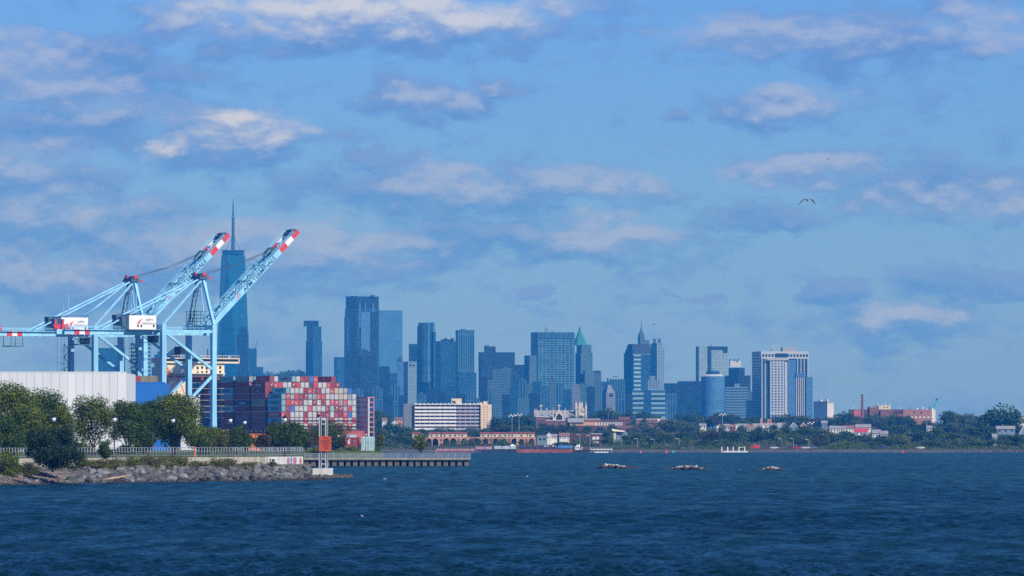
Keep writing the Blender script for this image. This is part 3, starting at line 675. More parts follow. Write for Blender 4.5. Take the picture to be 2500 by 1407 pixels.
    sign('APM', 1.7, b.x + L * 0.74, zm + 1.2, M_LETTER, 2.96, 1.2); sign('TERMINALS', 1.5, b.x + L * 0.74, zm - 0.5, M_LETTER, 2.96, 1.1)
    for k in range(3): MB().add([(b.x + L * 0.24 + k * 0.4, 2.95, zm - 0.6 - k * 0.55), (b.x + L * 0.40, 2.95, zm + 0.5 - k * 0.5), (b.x + L * 0.50 - k * 0.9, 2.95, zm + 2.3 - k * 1.1), (b.x + L * 0.36, 2.95, zm + 0.8 - k * 0.7)], [(0, 1, 2, 3)]).build('red_stripe', M_RED, hse)
    mb = MB()
    for fx in (0.30, 0.42, 0.88): mb.box(b.x + L * fx, b.x + L * fx + 0.8, 2.94, 3.0, zg1 + 1.2, zg1 + 2.4)
    mb.build('small_window', M_DKGLASS, hse)
    # operator cab below the girder
    a2 = cl(377, 836, 9)
    MB().frustum(a2.x - 1.7, a2.x + 1.7, 8.2, 12.5, a2.z, a2.x - 2.0, a2.x + 2.0, 8.2, 12.5, zg0 - 0.3).build('operator_cab', M_DKGLASS, r)
    MB().box(a2.x - 6.5, a2.x + 2.3, 8.0, 12.8, a2.z - 0.3, a2.z - 0.05).build('cab_platform', M_CRANE_DK, r)
    mb = MB()
    for k in range(4): mb.bar((a2.x - 14 + (k % 2) * 4, 9 + (k // 2) * 4, zg0), (a2.x - 14 + (k % 2) * 4, 9 + (k // 2) * 4, 14), 0.1)
    mb.build('hoist_rope', M_CABLE, r)
    # A-frame mast, stays
    ap = [Vector((G - 0.6, 8.5, cl(483, 680, 9).z)), Vector((G - 0.6, 13.5, cl(483, 680, 9).z))]
    MB().bar((G, 0, zt), ap[0], 1.1, 1.3).build('mast_leg', M_CRANE, r); MB().bar((G, B, zt), ap[1], 1.1, 1.3).build('mast_leg', M_CRANE, r)
    mb = MB(); p0, p1 = Vector((G - 6, 11, zt)), Vector((G - 1.6, 11, ap[0].z - 1))
    for s in (-0.9, 0.9): mb.bar(p0 + Vector((s, 0, 0)), p1 + Vector((s, 0, 0)), 0.3)
    for k in range(9): q = p0.lerp(p1, k / 9); q2 = p0.lerp(p1, (k + 1) / 9); sg = 0.9 if k % 2 else -0.9; mb.bar(q + Vector((sg, 0, 0)), q2 + Vector((-sg, 0, 0)), 0.22); mb.box(q.x - 1.3, q.x + 1.3, 10.2, 11.8, q.z - 0.08, q.z + 0.08)
    mb.build('ladder_tower', M_CRANE_DK, r)
    mb = MB().box(G - 3.2, G + 1.6, 6.8, 15.2, ap[0].z - 0.4, ap[0].z + 0.6)
    for k in range(3): mb.box(G - 3.0 + k * 1.5, G - 2.0 + k * 1.5, 7.5, 14.5, ap[0].z + 0.6, ap[0].z + 1.5 + (k % 2) * 0.8)
    for k in range(6): mb.bar((G - 3.1 + k * 0.9, 6.8, ap[0].z + 0.6), (G - 3.1 + k * 0.9, 6.8, ap[0].z + 1.8), 0.12)
    mb.bar((G - 3.1, 6.8, ap[0].z + 1.8), (G + 1.5, 6.8, ap[0].z + 1.8), 0.12)
    mb.build('mast_head', M_CRANE_DK, r)
    mb = MB().box(G + 1.6, G + 4.6, 8.4, 9.4, ap[0].z - 0.2, ap[0].z + 0.6).box(G + 1.6, G + 4.6, 12.6, 13.6, ap[0].z - 0.2, ap[0].z + 0.6).box(G - 1.5, G + 0.8, 7.3, 8.6, ap[0].z + 0.9, ap[0].z + 2.6).box(G - 2.6, G - 1.8, 12, 14, ap[0].z + 1.2, ap[0].z + 2.8)
    mb.build('sheave_bracket', M_RED, r)
    for i, yl in enumerate((0, B)): MB().bar(ap[i], (0, yl, zt), 0.75, 0.75).build('back_stay', M_CRANE, r)
    for i, yl in enumerate((y1, y2)):
        MB().bar(ap[i] + Vector((-1, 0, 0.2)), (xe + 20.5, yl, zg1 + 0.2), 0.62, 0.62).build('back_stay', M_CRANE, r)
    for dx in (0, 5.4):
        MB().bar((-12 + dx, 9.0 + dx * 0.8, b.z), (-12 + dx, 9.0 + dx * 0.8, b.z + 6.2 + dx * 0.9), 0.22).build('stay_post', M_CRANE, r)
    # stair tower on the rear land-side leg
    mb = MB(); zz = 9.0; k = 0
    while zz < zg0 - 4:
        x0, x1 = -4.4, -1.4
        mb.box(x0 - 0.6, x1 + 0.3, B - 1.6, B + 1.6, zz, zz + 0.14)
        a3, b3 = ((x0, x1) if k % 2 else (x1, x0)); mb.bar((a3, B - 0.9, zz), (b3, B - 0.9, zz + 3.1), 0.5, 0.18)
        mb.bar((x0 - 0.5, B - 1.5, zz + 1.1), (x1, B - 1.5, zz + 1.1), 0.1); mb.bar((x0 - 0.5, B - 1.5, zz), (x0 - 0.5, B - 1.5, zz + 3.1), 0.14); zz += 3.1; k += 1
    mb.build('stair_tower', M_CRANE_DK, r)
    # the raised boom: two box girders, ties and lattice between them
    h0, h1 = cl(503, 808, y1), cl(727, 565, y1)
    d = (h1 - h0); Lb = d.length; d.normalize(); n = Vector((-d.z, 0, d.x))          # n: up, across the boom
    boom = []
    for yl in (y1, y2):
        o = Vector((0, yl - y1, 0)); e = h0 + d * (Lb * 0.80)
        boom.append(MB().bar(h0 + o, e + o, 1.15, 2.7, n).build('boom_girder', M_CRANE, r))
        for k, mm in ((0, M_RED), (1, M_WHITEP), (2, M_RED)):
            MB().bar(h0 + d * (Lb * (0.80 + k * 0.067)) + o, h0 + d * (Lb * (0.80 + (k + 1) * 0.067)) + o, 1.18, 2.74 - k * 0.35, n).build('warning_band', mm, r)
    mb = MB()
    for k in range(15):
        q = h0 + d * (Lb * (0.03 + k * 0.064)) + n * 1.0; mb.bar(q, q + Vector((0, y2 - y1, 0)), 0.45, 0.45, n)
        if k < 14: q2 = h0 + d * (Lb * (0.03 + (k + 1) * 0.064)) + n * 1.0; mb.bar(q + Vector((0, (y2 - y1) * (k % 2), 0)), q2 + Vector((0, (y2 - y1) * ((k + 1) % 2), 0)), 0.32)
    mb.build('boom_lattice', M_CRANE, r)
    mb = MB()
    for yl, s in ((y1, -0.9), (y2, 0.9)):
        o = Vector((0, yl - y1 + s, 0))
        for hh in (1.5, 2.1, 2.7): mb.bar(h0 + o + n * hh, h0 + d * (Lb * 0.97) + o + n * hh, 0.13)
        for k in range(46): q = h0 + d * (Lb * (0.01 + k * 0.021)) + o; mb.bar(q + n * 1.35, q + n * 2.75, 0.13)
    mb.build('boom_rail', M_CRANE, r)
    mb = MB()
    for k in (0.12, 0.30, 0.47, 0.63): q = h0 + d * (Lb * k); mb.bar(q + Vector((0, -2.6, 0)) + n * 1.8, q + Vector((0, y2 - y1 + 2.2, 0)) + n * 1.8, 0.4)
    for k in range(9): q = h0 + d * (Lb * (0.06 + k * 0.08)) + n * (2.2 + (k % 3) * 0.5) + Vector((0, 2 + (k % 2) * 3, 0)); mb.bar(q, q + d * (2.4 + k % 3), 0.6, 0.7, n)
    mb.build('boom_gear', M_CRANE_MID, r)
    tq = h0 + d * (Lb * 0.965) + n * 1.0; mb = MB()
    for k in range(5): mb.bar(tq + d * (k * 0.9 - 1.6) + Vector((0, 0.4, 0)), tq + d * (k * 0.9 - 1.6) + Vector((0, y2 - y1 - 0.4, 0)), 0.7, 1.3 + (k % 2) * 0.9, n)
    mb.build('boom_tip_gear', M_CRANE_DK, r)
    mb = MB()
    for k in range(4): q = h0 + d * (Lb * 0.745) + Vector((0, 1 + 1.8 * k, 0)) + n * 1.8; mb.bar(q, q + d * 3.6, 1.2, 2.2, n)
    mb.build('stay_anchor', M_CRANE_DK, r)
    mb = MB()
    for k in range(4):
        q0 = ap[0].lerp(ap[1], k / 3) + Vector((0.5, 0, 2.2 - 0.8 * (k % 2))); q1 = h0 + d * (Lb * 0.755) + Vector((0, 0.6 + 2.0 * k, 0)) + n * 2.6; mid = q0.lerp(q1, 0.5) - Vector((0, 0, 1.0))
        mb.bar(q0, mid, 0.13).bar(mid, q1, 0.13)
    mb.build('forestay_cable', M_CABLE, r)
    for i, yl in enumerate((y1, y2)):
        MB().bar(ap[i] + Vector((1.2, 0, 0)), h0 + d * (Lb * 0.085) + Vector((0, yl - y1, 0)) + n * 1.2, 0.4, 0.4).build('fore_link', M_CRANE, r)
    MB().bar(ap[0] + Vector((4.4, 0, -0.6)), h0 + d * (Lb * 0.34) + n * 2.4, 0.10).build('trolley_rope', M_CABLE, r)
    lt = link('lettering', text_mesh('APM TERMINALS', 2.75, M_LETTER, bold=0.05), boom[0], h0 + d * (Lb * 0.57) + Vector((0, -0.60, 0)) - n * 0.15)
    lt.rotation_euler = (math.pi / 2, -math.atan2(d.z, d.x), 0); lt.scale = (1.18, 1, 1)
    for k in range(3): q = h0 + d * (Lb * (0.325 + k * 0.012)) + Vector((0, -0.585, 0)); MB().add([q - n * 0.9, q - n * 0.9 + d * 0.4, q + n * 0.9 + d * 1.6, q + n * 0.9 + d * 1.2], [(0, 1, 2, 3)]).build('red_stripe', M_RED, boom[0])
    mb = MB()
    for k in range(6): q = Vector((G - 5.5 + (k % 3) * 2.2, 6 + (k // 3) * 9, zt)); mb.bar(q, q + Vector((0, 0, 6.5)), 0.2)
    for k in range(5): mb.box(G - 6.2, G + 0.2, 5.4, 15.8, zt + k * 1.6, zt + k * 1.6 + 0.1)
    mb.build('hinge_platform', M_CRANE_DK, r)
    return r
crane = make_crane('nearer light blue container crane with raised striped boom, before the container stack')
c2 = copy_tree(crane); c2.location = C0 + Vector((-ST * 62, CT * 62, 0))
c2['label'] = 'farther light blue container crane, its raised boom crossing left of the tallest tower'

# ------------------------------------------------------------------ the container ship
S0 = Vector((X(687, 3000), 3000, 0))
def srot(x, y, z): return Vector((S0.x + CT * x - ST * y, S0.y + ST * x + CT * y, z))
M_HULL = mat('ship_hull_red', (0.42, 0.10, 0.09), 0.6, 0, 0.2, 0.15); M_CREAM = mat('cream_paint', (0.74, 0.66, 0.47), 0.5, 0, 0.06)
M_ORANGE = mat('orange_paint', (0.85, 0.20, 0.03), 0.5); M_DECK = mat('deck_steel', (0.16, 0.08, 0.09), 0.7); M_HULLB = mat('hull_dark', (0.03, 0.035, 0.05), 0.6)
ROWZ = [Z(917 + 14.6 * i, 3000) for i in range(10)]; CH = 2.81
M_PANELG = mat('pale_grey_steel', (0.50, 0.48, 0.49), 0.6)
def make_ship():
    r = thing('container_ship', 'large container ship moored beyond the cranes with cream bridge and red stern', 'ship', S0, TH)
    mb = MB().prism([(-0.5, 175), (-0.5, -6), (4, -9), (39, -9), (43.5, -6), (43.5, 175)], -2, 10.2); mb.build('hull', M_HULLB, r)
    MB().prism([(-0.3, 2), (-0.3, -6.2), (4, -9.2), (39, -9.2), (43.3, -6.2), (43.3, 2)], 5.0, 10.9).build('stern', M_HULL, r)
    # bridge block
    y0 = 107.0; z1 = Z(886, 3080); z2 = Z(873, 3080)
    br = MB().box(3, 36, y0, y0 + 11, 9, z1).build('bridge_block', M_CREAM, r)
    MB().box(-1.2, 44, y0 - 1.2, y0 + 8, z1, z2).build('bridge_wing', M_CREAM, r); wing = r.children[-1]
    MB().box(-0.6, 43.4, y0 - 1.26, y0 - 1.15, z1 + 0.9, z2 - 0.45).build('window_band', M_DKGLASS, wing)
    mb = MB()
    for k in range(30): mb.bar((-1 + k * 1.55, y0 - 1, z2), (-1 + k * 1.55, y0 - 1, z2 + 1.2), 0.13)
    mb.bar((-1, y0 - 1, z2 + 1.2), (44, y0 - 1, z2 + 1.2), 0.14); mb.build('bridge_rail', M_CREAM, wing)
    for zr in range(4):
        for k in range(6): MB().box(20 + k * 2.6, 21.1 + k * 2.6, y0 - 0.06, y0, z1 - 3.0 - zr * 2.4 + (k % 2) * 0.3, z1 - 1.6 - zr * 2.4 + (k % 3) * 0.2).build('cabin_window', M_DKGLASS, br)
    MB().box(3.5, 35.5, y0 - 1.6, y0 - 0.05, z1 - 5.2, z1 - 4.7).build('deck_ledge', M_CREAM, br); MB().box(3.5, 35.5, y0 - 1.2, y0 - 0.05, z1 - 6.9, z1 - 6.2).build('deck_ledge', M_DECK, br)
    fx = cl(494, 880, 0).x; dx = (C0 - S0); 
    fu = MB().box(20.5, 27.5, y0 + 16, y0 + 24, 9, Z(862, 3095)).build('funnel', M_HULLB, r); MB().box(21.5, 26.5, y0 + 17, y0 + 23, Z(862, 3095), Z(845, 3095)).build('funnel_top', M_BLACK, fu)
    MB().box(20.4, 27.6, y0 + 15.9, y0 + 24.1, Z(878, 3095), Z(864, 3095)).build('funnel_band', mat('funnel_teal', (0.05, 0.25, 0.33), 0.5), fu)
    for xx, ya in ((18.6, 852), (29.5, 850), (5, 866), (38, 858), (42, 868)): MB().bar((xx, y0 + 5, z2), (xx, y0 + 5, Z(ya, 3085)), 0.35).build('signal_mast', M_BLACK if ya < 860 else M_CREAM, r)
    cr = MB().bar((0.5, y0 - 4, 12), (0.5, y0 - 4, z1 - 2), 1.0).bar((0.5, y0 - 4, z1 - 3), (8.5, y0 - 4, z1 - 10), 0.6).bar((8.5, y0 - 4, z1 - 10), (10.5, y0 - 4, z1 - 15), 0.4); cr.build('provision_crane', M_ORANGE, r)
    MB().box(-1, 1.6, y0 + 2, y0 + 9, 12, 15).build('lifeboat', M_RED, r)
    # lashing bridges between bays
    for k in range(6):
        mb = MB(); y = -1.3 + 14.2 * k if k else -1.9
        for j in range(18): mb.box(-0.3 + j * 2.52, -0.05 + j * 2.52, y - 0.25, y + 0.25, 10, ROWZ[8] if k else ROWZ[9])
        for zz in range(3): mb.box(-0.5, 43.3, y - 0.35, y + 0.35, 11.5 + zz * 2.75, 11.7 + zz * 2.75)
        mb.build('lashing_bridge', M_DECK, r)
    mb = MB()
    for k in range(8): mb.box(43.6, 47.5, -8, 2, 10 + k * 2.35, 10.55 + k * 2.35)
    for yy in (-8, -3, 2): mb.bar((47, yy, 8), (47, yy, 27.2), 0.5)
    mb.build('stern_gallery', mat('gallery_red', (0.44, 0.20, 0.23), 0.6), r); MB().box(43.7, 44.6, -8.2, 1, 8, 26.5).build('gallery_wall', M_PANELG, r)
    return r
ship = make_ship()

CC = {'W': ('light grey', (0.53, 0.55, 0.55)), 'G': ('blue grey', (0.33, 0.37, 0.38)), 'R': ('bright red', (0.60, 0.07, 0.075)), 'M': ('maroon', (0.30, 0.035, 0.05)), 'D': ('dark brown', (0.34, 0.05, 0.045)),
      'B': ('bright blue', (0.05, 0.18, 0.62)), 'T': ('pale teal', (0.28, 0.56, 0.54)), 'N': ('navy', (0.05, 0.07, 0.14)), 'Y': ('beige', (0.58, 0.52, 0.34)), 'O': ('ochre', (0.62, 0.36, 0.10)), 'K': ('slate teal', (0.22, 0.44, 0.50)), 'E': ('dull olive', (0.33, 0.31, 0.18)), 'P': ('plum', (0.34, 0.085, 0.10)), 'S': ('brick red', (0.52, 0.10, 0.07))}
M_MARK = mat('white_marking', (0.82, 0.82, 0.82), 0.6, 0, 0.02); M_DKFRAME = mat('dark_rod', (0.12, 0.10, 0.10), 0.6); M_MKLET = mat('dark_teal_lettering', (0.02, 0.09, 0.13), 0.6); M_LBLUE = mat('light_blue_marking', (0.18, 0.55, 0.80), 0.5)
BOXM = {}
def container_mesh(k, marks):
    if (k, marks) in BOXM: return BOXM[(k, marks)]
    m = BOXM.get(k) or mat('container_' + CC[k][0].replace(' ', '_'), CC[k][1], 0.55, 0, 0.14, 0.35, 0.4, True); BOXM[k] = m
    w, l, h = 2.40, 12.1, CH - 0.10; mb = MB().box(0.05, w - 0.05, 0.06, l - 0.06, 0.03, h)
    for i in range(20): mb.box(-0.005, 0.05, 0.5 + i * 0.57, 0.75 + i * 0.57, 0.2, h - 0.2)          # corrugation of the long side
    me = mb.mesh('container', m); me.materials.append(M_DKFRAME); me.materials.append(M_MARK)
    b2 = MB()
    for x in (0, w - 0.13):
        for y in (0, l - 0.16): b2.box(x, x + 0.13, y, y + 0.16, 0.001, h + 0.03)  # frame coloured dark to stand in for shaded gaps between boxes
    for z in (0.002, h - 0.10): b2.box(0.02, w - 0.02, 0.01, 0.08, z, z + 0.12)
    for x in (0.35, 0.85, 1.5, 2.0): b2.bar((x, 0.03, 0.15), (x, 0.03, h - 0.15), 0.05)
    b2.box(1.18, 1.22, 0.035, 0.06, 0.1, h - 0.1)
    b3 = MB(); rr = random.Random(marks)
    if marks:
        for _ in range(2 + marks % 3): x, z = rr.uniform(0.3, 1.6), rr.uniform(0.5, 2.2); b3.box(x, x + rr.uniform(0.2, 0.6), 0.0, 0.02, z, z + rr.uniform(0.12, 0.3))
    bm = bmesh.new(); bm.from_mesh(me)
    for mbx, idx in ((b2, 1), (b3, 2)):
        vv = [bm.verts.new(v) for v in mbx.v]
        for f in mbx.f: bm.faces.new([vv[i] for i in f]).material_index = idx
    bm.to_mesh(me); bm.free(); BOXM[(k, marks)] = me; return me
TX = {}
def side_text(o, s, size, m, y=6.0, z=1.3):
    if (s, size) not in TX: TX[(s, size)] = text_mesh(s, size, m, bold=0.03)
    t = link('lettering', TX[(s, size)], o, (-0.03, y, z)); t.rotation_euler = (math.pi / 2, 0, -math.pi / 2); return t
M_SQ = {}
def add_box(bay, colm, row, k, where, text=None):
    p = srot(colm * 2.5, bay * 14.2, ROWZ[row + 1])
    mk = 1 + (colm * 7 + row * 3 + bay) % 5 if k in 'RMSWG' and (colm + row * 2) % 4 != 1 else 0
    o = link('shipping_container', container_mesh(k, mk), None, p, TH)
    tag(o, f'{CC[k][0]} container {where}', 'container', 'containers stacked on the ship')
    if text: side_text(o, *text)
    if k == 'K':
        if 'sq' not in M_SQ: M_SQ['sq'] = MB().add([(0, -0.6, -0.6), (0, 0.6, -0.6), (0, 0.6, 0.6), (0, -0.6, 0.6)], [(0, 3, 2, 1)]).mesh('logo', M_LBLUE)
        link('logo', M_SQ['sq'], o, (-0.03, 10.6, 1.35))
    return o
MK = ('MAERSK', 1.75, M_MKLET, 5.6, 1.35); NA = ('natura', 1.9, M_MARK, 6.0, 1.35); SM = ('S', 1.5, M_MARK, 6.2, 1.35); OV = ('O', 1.7, M_MKLET, 6.0, 1.35)
rows0 = {2: ' WWWWMRMMWWRYWGB ', 3: 'KRGRMMGGRRWWWYWGW', 4: 'KRRRMWWMWDWRRGRWW', 5: 'KMBWWWRWWWMTMMGRW', 6: 'RMWWWMWWMMMWMMRBW', 7: 'KMWWWRWWWWMRWWRWR', 8: 'MWRMWWMWRMWWMMWRW'}
RN = ['top', 'second', 'third', 'fourth', 'fifth', 'sixth', 'seventh', 'eighth', 'ninth']
for row, s in rows0.items():
    for c, k in enumerate(s):
        if k == ' ': continue
        tx = None
        kk = k
        if row == 2 and c == 1: kk, tx = 'K', MK
        elif c == 0: tx = MK if k == 'K' else ('HAMBURG SUD', 1.15, M_MARK, 6.0, 1.35) if k == 'R' else None
        add_box(0, c, row, kk, f'in the stern wall, {RN[row]} row down, {ordn(c)} from left', tx)
rows1 = {0: (' RW   WWMMBR   M ', {1: ('D', SM), 6: ('K', MK), 15: ('D', SM)}), 1: ('MMRRWWMRWWNRWWRMM', {0: ('D', NA)}), 2: ('MM', {0: ('D', SM)}), 3: ('M', {0: ('D', SM)}), 4: ('Y', {0: ('E', OV)}), 5: ('D', {}), 6: ('P', {}), 7: ('P', {}), 8: ('P', {})}
for row, (s, sp) in rows1.items():
    for c, k in enumerate(s):
        if k == ' ': continue
        kk, tx = sp.get(c, (k, None))
        add_box(1, c, row, kk, f'behind the stern wall, {RN[row]} row down, {ordn(c)} from left', tx)
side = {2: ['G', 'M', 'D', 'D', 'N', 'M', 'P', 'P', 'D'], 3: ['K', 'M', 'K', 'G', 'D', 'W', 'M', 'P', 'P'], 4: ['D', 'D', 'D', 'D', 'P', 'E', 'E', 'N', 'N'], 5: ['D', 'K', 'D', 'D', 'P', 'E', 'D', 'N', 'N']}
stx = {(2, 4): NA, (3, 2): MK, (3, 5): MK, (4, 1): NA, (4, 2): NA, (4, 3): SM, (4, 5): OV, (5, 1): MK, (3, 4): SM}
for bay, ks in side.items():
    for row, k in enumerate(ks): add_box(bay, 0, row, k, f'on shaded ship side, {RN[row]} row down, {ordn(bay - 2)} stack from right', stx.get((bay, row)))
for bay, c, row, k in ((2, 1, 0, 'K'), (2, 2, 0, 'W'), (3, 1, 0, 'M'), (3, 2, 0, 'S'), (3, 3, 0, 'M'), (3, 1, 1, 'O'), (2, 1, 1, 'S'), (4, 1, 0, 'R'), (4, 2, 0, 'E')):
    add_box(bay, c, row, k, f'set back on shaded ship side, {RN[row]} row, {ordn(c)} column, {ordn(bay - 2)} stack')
# a few more boxes on the quay beyond the blue shed
for i, (px, k) in enumerate(((318, 'W'), (350, 'S'), (372, 'E'), (392, 'E'))):
    o = link('shipping_container', container_mesh(k, 0), None, P(px - 8, 934, 2600), math.radians(80)); tag(o, f'{CC[k][0]} container just above the blue shed roof, {ordn(i)} from left', 'container', 'containers piled behind the blue shed')
    o2 = link('shipping_container', container_mesh('D', 0), None, P(px - 8, 934, 2600) - Vector((0, 0, CH)), math.radians(80)); tag(o2, f'dark brown container under the top one, {ordn(i)} pile behind blue shed', 'container', 'containers piled behind the blue shed')
    for kk in range(1, 8): 
        z = P(px - 8, 934, 2600).z - CH * (kk + 1)
        if z > 3.4: tag(link('shipping_container', container_mesh('P', 0), None, (X(px - 8, 2600), 2600, z), math.radians(80)), f'plum container {ordn(kk)} below the brown one, {ordn(i)} pile behind blue shed', 'container', 'containers piled behind the blue shed')

# ------------------------------------------------------------------ sheds behind the park
M_PANEL = mat('white_cladding', (0.76, 0.77, 0.77), 0.5, 0, 0.06, 0.25, 0.4, True); M_PANEL2 = mat('white_cladding_duller', (0.73, 0.74, 0.745), 0.5, 0, 0.06, 0.25, 0.4, True); M_BLUESHED = mat('blue_cladding', (0.025, 0.17, 0.55), 0.5, 0, 0.05)
def shed(name, label, l, r, top, D, mats, pw, depth):
    t = thing(name, label, 'warehouse', (X(l, D), D, PARK_Z if D < 1990 else 3.3))
    w = M(r - l, D); h = Z(top, D) - t.location.z
    MB().box(0, w, 0.15, depth, -0.5, h - 0.2).build('wall', mats[-1], t)
    n = max(1, int((r - l) / pw)); me = None
    for i in range(n):
        a, b = w * i / n, w * (i + 1) / n
        MB().box(a + 0.03, b - 0.03, 0.0, 0.14, 0, h).build('panel', mats[i % (len(mats) - 1) if len(mats) > 1 else 0], t)
    MB().box(-0.05, w + 0.05, -0.06, 0.3, h - 0.15, h + 0.12).build('eaves_trim', mats[0], t)
    return t
shed('white_warehouse', 'long white clad warehouse behind the park trees at left', -160, 307, 909, 1560, [M_PANEL, M_PANEL2, M_PANEL], 20, 40)
shed('blue_shed', 'plain blue shed wall joined right of the white warehouse', 307.6, 403, 934, 1700, [M_BLUESHED, M_BLUESHED], 96, 25)
shed('white_shed', 'small white shed end showing right of the big tree, beside dark containers', 441, 481, 970, 1760, [M_PANEL2, M_PANEL, M_PANEL2], 20, 15)
t = thing('flood_lamp', 'small curved floodlight arm on the white shed corner', 'lamp', P(478, 972, 1758)); MB().tube([(0, 0, 0), (0.2, -0.3, 1.0), (0.6, -0.4, 1.1), (0.9, -0.4, 0.7)], [0.08] * 4, 6).build('arm', M_STEELG, t); MB().lathe([(0.05, 0.75), (0.3, 0.45), (0.28, 0.35)], 8, (0.95, -0.4)).build('head', M_WHITEP, t)

# ------------------------------------------------------------------ plants
def leaf_mat(name, a, b, c=None, trans=0.35):
    m = bpy.data.materials.new(name); m.use_nodes = True
    nt = NT(m.node_tree); nt.n.clear()
    out = nt.n.new('ShaderNodeOutputMaterial'); geo = nt.n.new('ShaderNodeNewGeometry')
    rp = geo.outputs['Random Per Island']; tc = nt.n.new('ShaderNodeTexCoord')
    big = nt.smooth(nt.noise(tc.outputs['Object'], 0.7, 3).outputs[0], 0.35, 0.65)
    colr = nt.mix(nt.math('ADD', nt.math('MULTIPLY', rp, 0.6), nt.math('MULTIPLY', big, 0.4)), a, b)
    if c: colr = nt.mix(nt.math('MULTIPLY', nt.math('GREATER_THAN', rp, 0.90), big), colr, c)
    di = nt.n.new('ShaderNodeBsdfPrincipled'); tr = nt.n.new('ShaderNodeBsdfTranslucent'); mx = nt.n.new('ShaderNodeMixShader')
    di.inputs['Roughness'].default_value = 0.55; di.inputs['Specular IOR Level'].default_value = 0.3
    nt.l.new(colr, di.inputs['Base Color']); nt.l.new(colr, tr.inputs[0]); mx.inputs[0].default_value = trans
    nt.l.new(di.outputs[0], mx.inputs[1]); nt.l.new(tr.outputs[0], mx.inputs[2]); nt.l.new(mx.outputs[0], out.inputs[0])
    return m
L_DARK = leaf_mat('dark_leaves', (0.030, 0.072, 0.010), (0.11, 0.175, 0.024)); L_MID = leaf_mat('mid_leaves', (0.045, 0.10, 0.010), (0.19, 0.25, 0.03), (0.38, 0.27, 0.03)); L_YEL = leaf_mat('yellowish_leaves', (0.07, 0.10, 0.016), (0.20, 0.21, 0.035), (0.34, 0.22, 0.03))
L_PINE = leaf_mat('bluish_needles', (0.012, 0.036, 0.016), (0.05, 0.09, 0.035)); L_WEED = leaf_mat('weeds', (0.06, 0.075, 0.02), (0.20, 0.20, 0.06), (0.42, 0.30, 0.04)); L_GREY = leaf_mat('grey_green_leaves', (0.045, 0.075, 0.05), (0.12, 0.16, 0.10)); L_BROWN = leaf_mat('brownish_leaves', (0.05, 0.05, 0.022), (0.12, 0.10, 0.045))
M_BARK = mat('bark', (0.09, 0.075, 0.06), 0.9, 0, 0.25, 3.0, 0.2)

def leaves(rng, lobes, n, size, asp=1.5, surf=0.38, up=0.35):
    lobes = np.array(lobes, float); wgt = (lobes[:, 3] * lobes[:, 4] * lobes[:, 5]) ** 0.66; wgt /= wgt.sum()
    k = rng.choice(len(lobes), n, p=wgt); L = lobes[k]
    d = rng.normal(size=(n, 3)); d /= np.linalg.norm(d, axis=1)[:, None]
    r = rng.uniform(0, 1, n) ** surf * (1 + rng.normal(0, 0.09, n))
    c = L[:, :3] + d * L[:, 3:] * r[:, None]
    nn = d * 0.6 + rng.normal(size=(n, 3)) * 0.75 + np.array([0, 0, up]); nn /= np.linalg.norm(nn, axis=1)[:, None]
    t = np.cross(nn, rng.normal(size=(n, 3))); t /= np.linalg.norm(t, axis=1)[:, None]; b = np.cross(nn, t)
    s = size * rng.uniform(0.55, 1.35, n)[:, None]
    v = np.stack([c - t * s * asp * 0.5, c + b * s * 0.5, c + t * s * asp * 0.5, c - b * s * 0.5], 1).reshape(-1, 3)
    return v, np.arange(n * 4).reshape(-1, 4)
def leaf_mesh(name, rng, lobes, n, size, m, **kw):
    v, f = leaves(rng, lobes, n, size, **kw)
    me = bpy.data.meshes.new(name); nf = len(f)
    me.vertices.add(len(v)); me.vertices.foreach_set('co', v.astype(np.float32).ravel())
    me.loops.add(nf * 4); me.loops.foreach_set('vertex_index', f.astype(np.int32).ravel()); me.polygons.add(nf); me.polygons.foreach_set('loop_start', np.arange(nf, dtype=np.int32) * 4)
    me.update(); me.validate(); me.materials.append(m); return me
def crown_lobes(rng, w, z0, z1, n=14, rel=0.30, dep=0.8):
    out = []; zc, hz = (z0 + z1) / 2, (z1 - z0) / 2
    for i in range(n):
        a = rng.uniform(0, 2 * math.pi); q = rng.uniform(-0.85, 0.85); rad = math.sqrt(max(0.05, 1 - q * q)) * rng.uniform(0.25, 0.85)
        s = rng.uniform(0.75, 1.25) * rel
        out.append((math.cos(a) * rad * w / 2, math.sin(a) * rad * w / 2 * dep, zc + q * hz * 0.78, w * s, w * s * dep, min(w * s * 0.85, hz * 0.6)))
    return out
def trunk_mb(rng, lobes, h0, r0, n=6):
    mb = MB(); top = Vector((0, 0, h0 * 1.5)); mb.tube([(0, 0, -0.3), (0.05 * h0, 0, h0 * 0.7), top], [r0 * 1.25, r0, r0 * 0.6], 7)
    for i in range(min(n, len(lobes))):
        l = lobes[i]; e = Vector(l[:3]); s = Vector((0.03, 0, h0 * rng.uniform(0.6, 1.3))); m_ = s.lerp(e, 0.5) + Vector((0, 0, 0.1 * h0))
        mb.tube([s, m_, e], [r0 * 0.55, r0 * 0.35, r0 * 0.12], 5)
    return mb
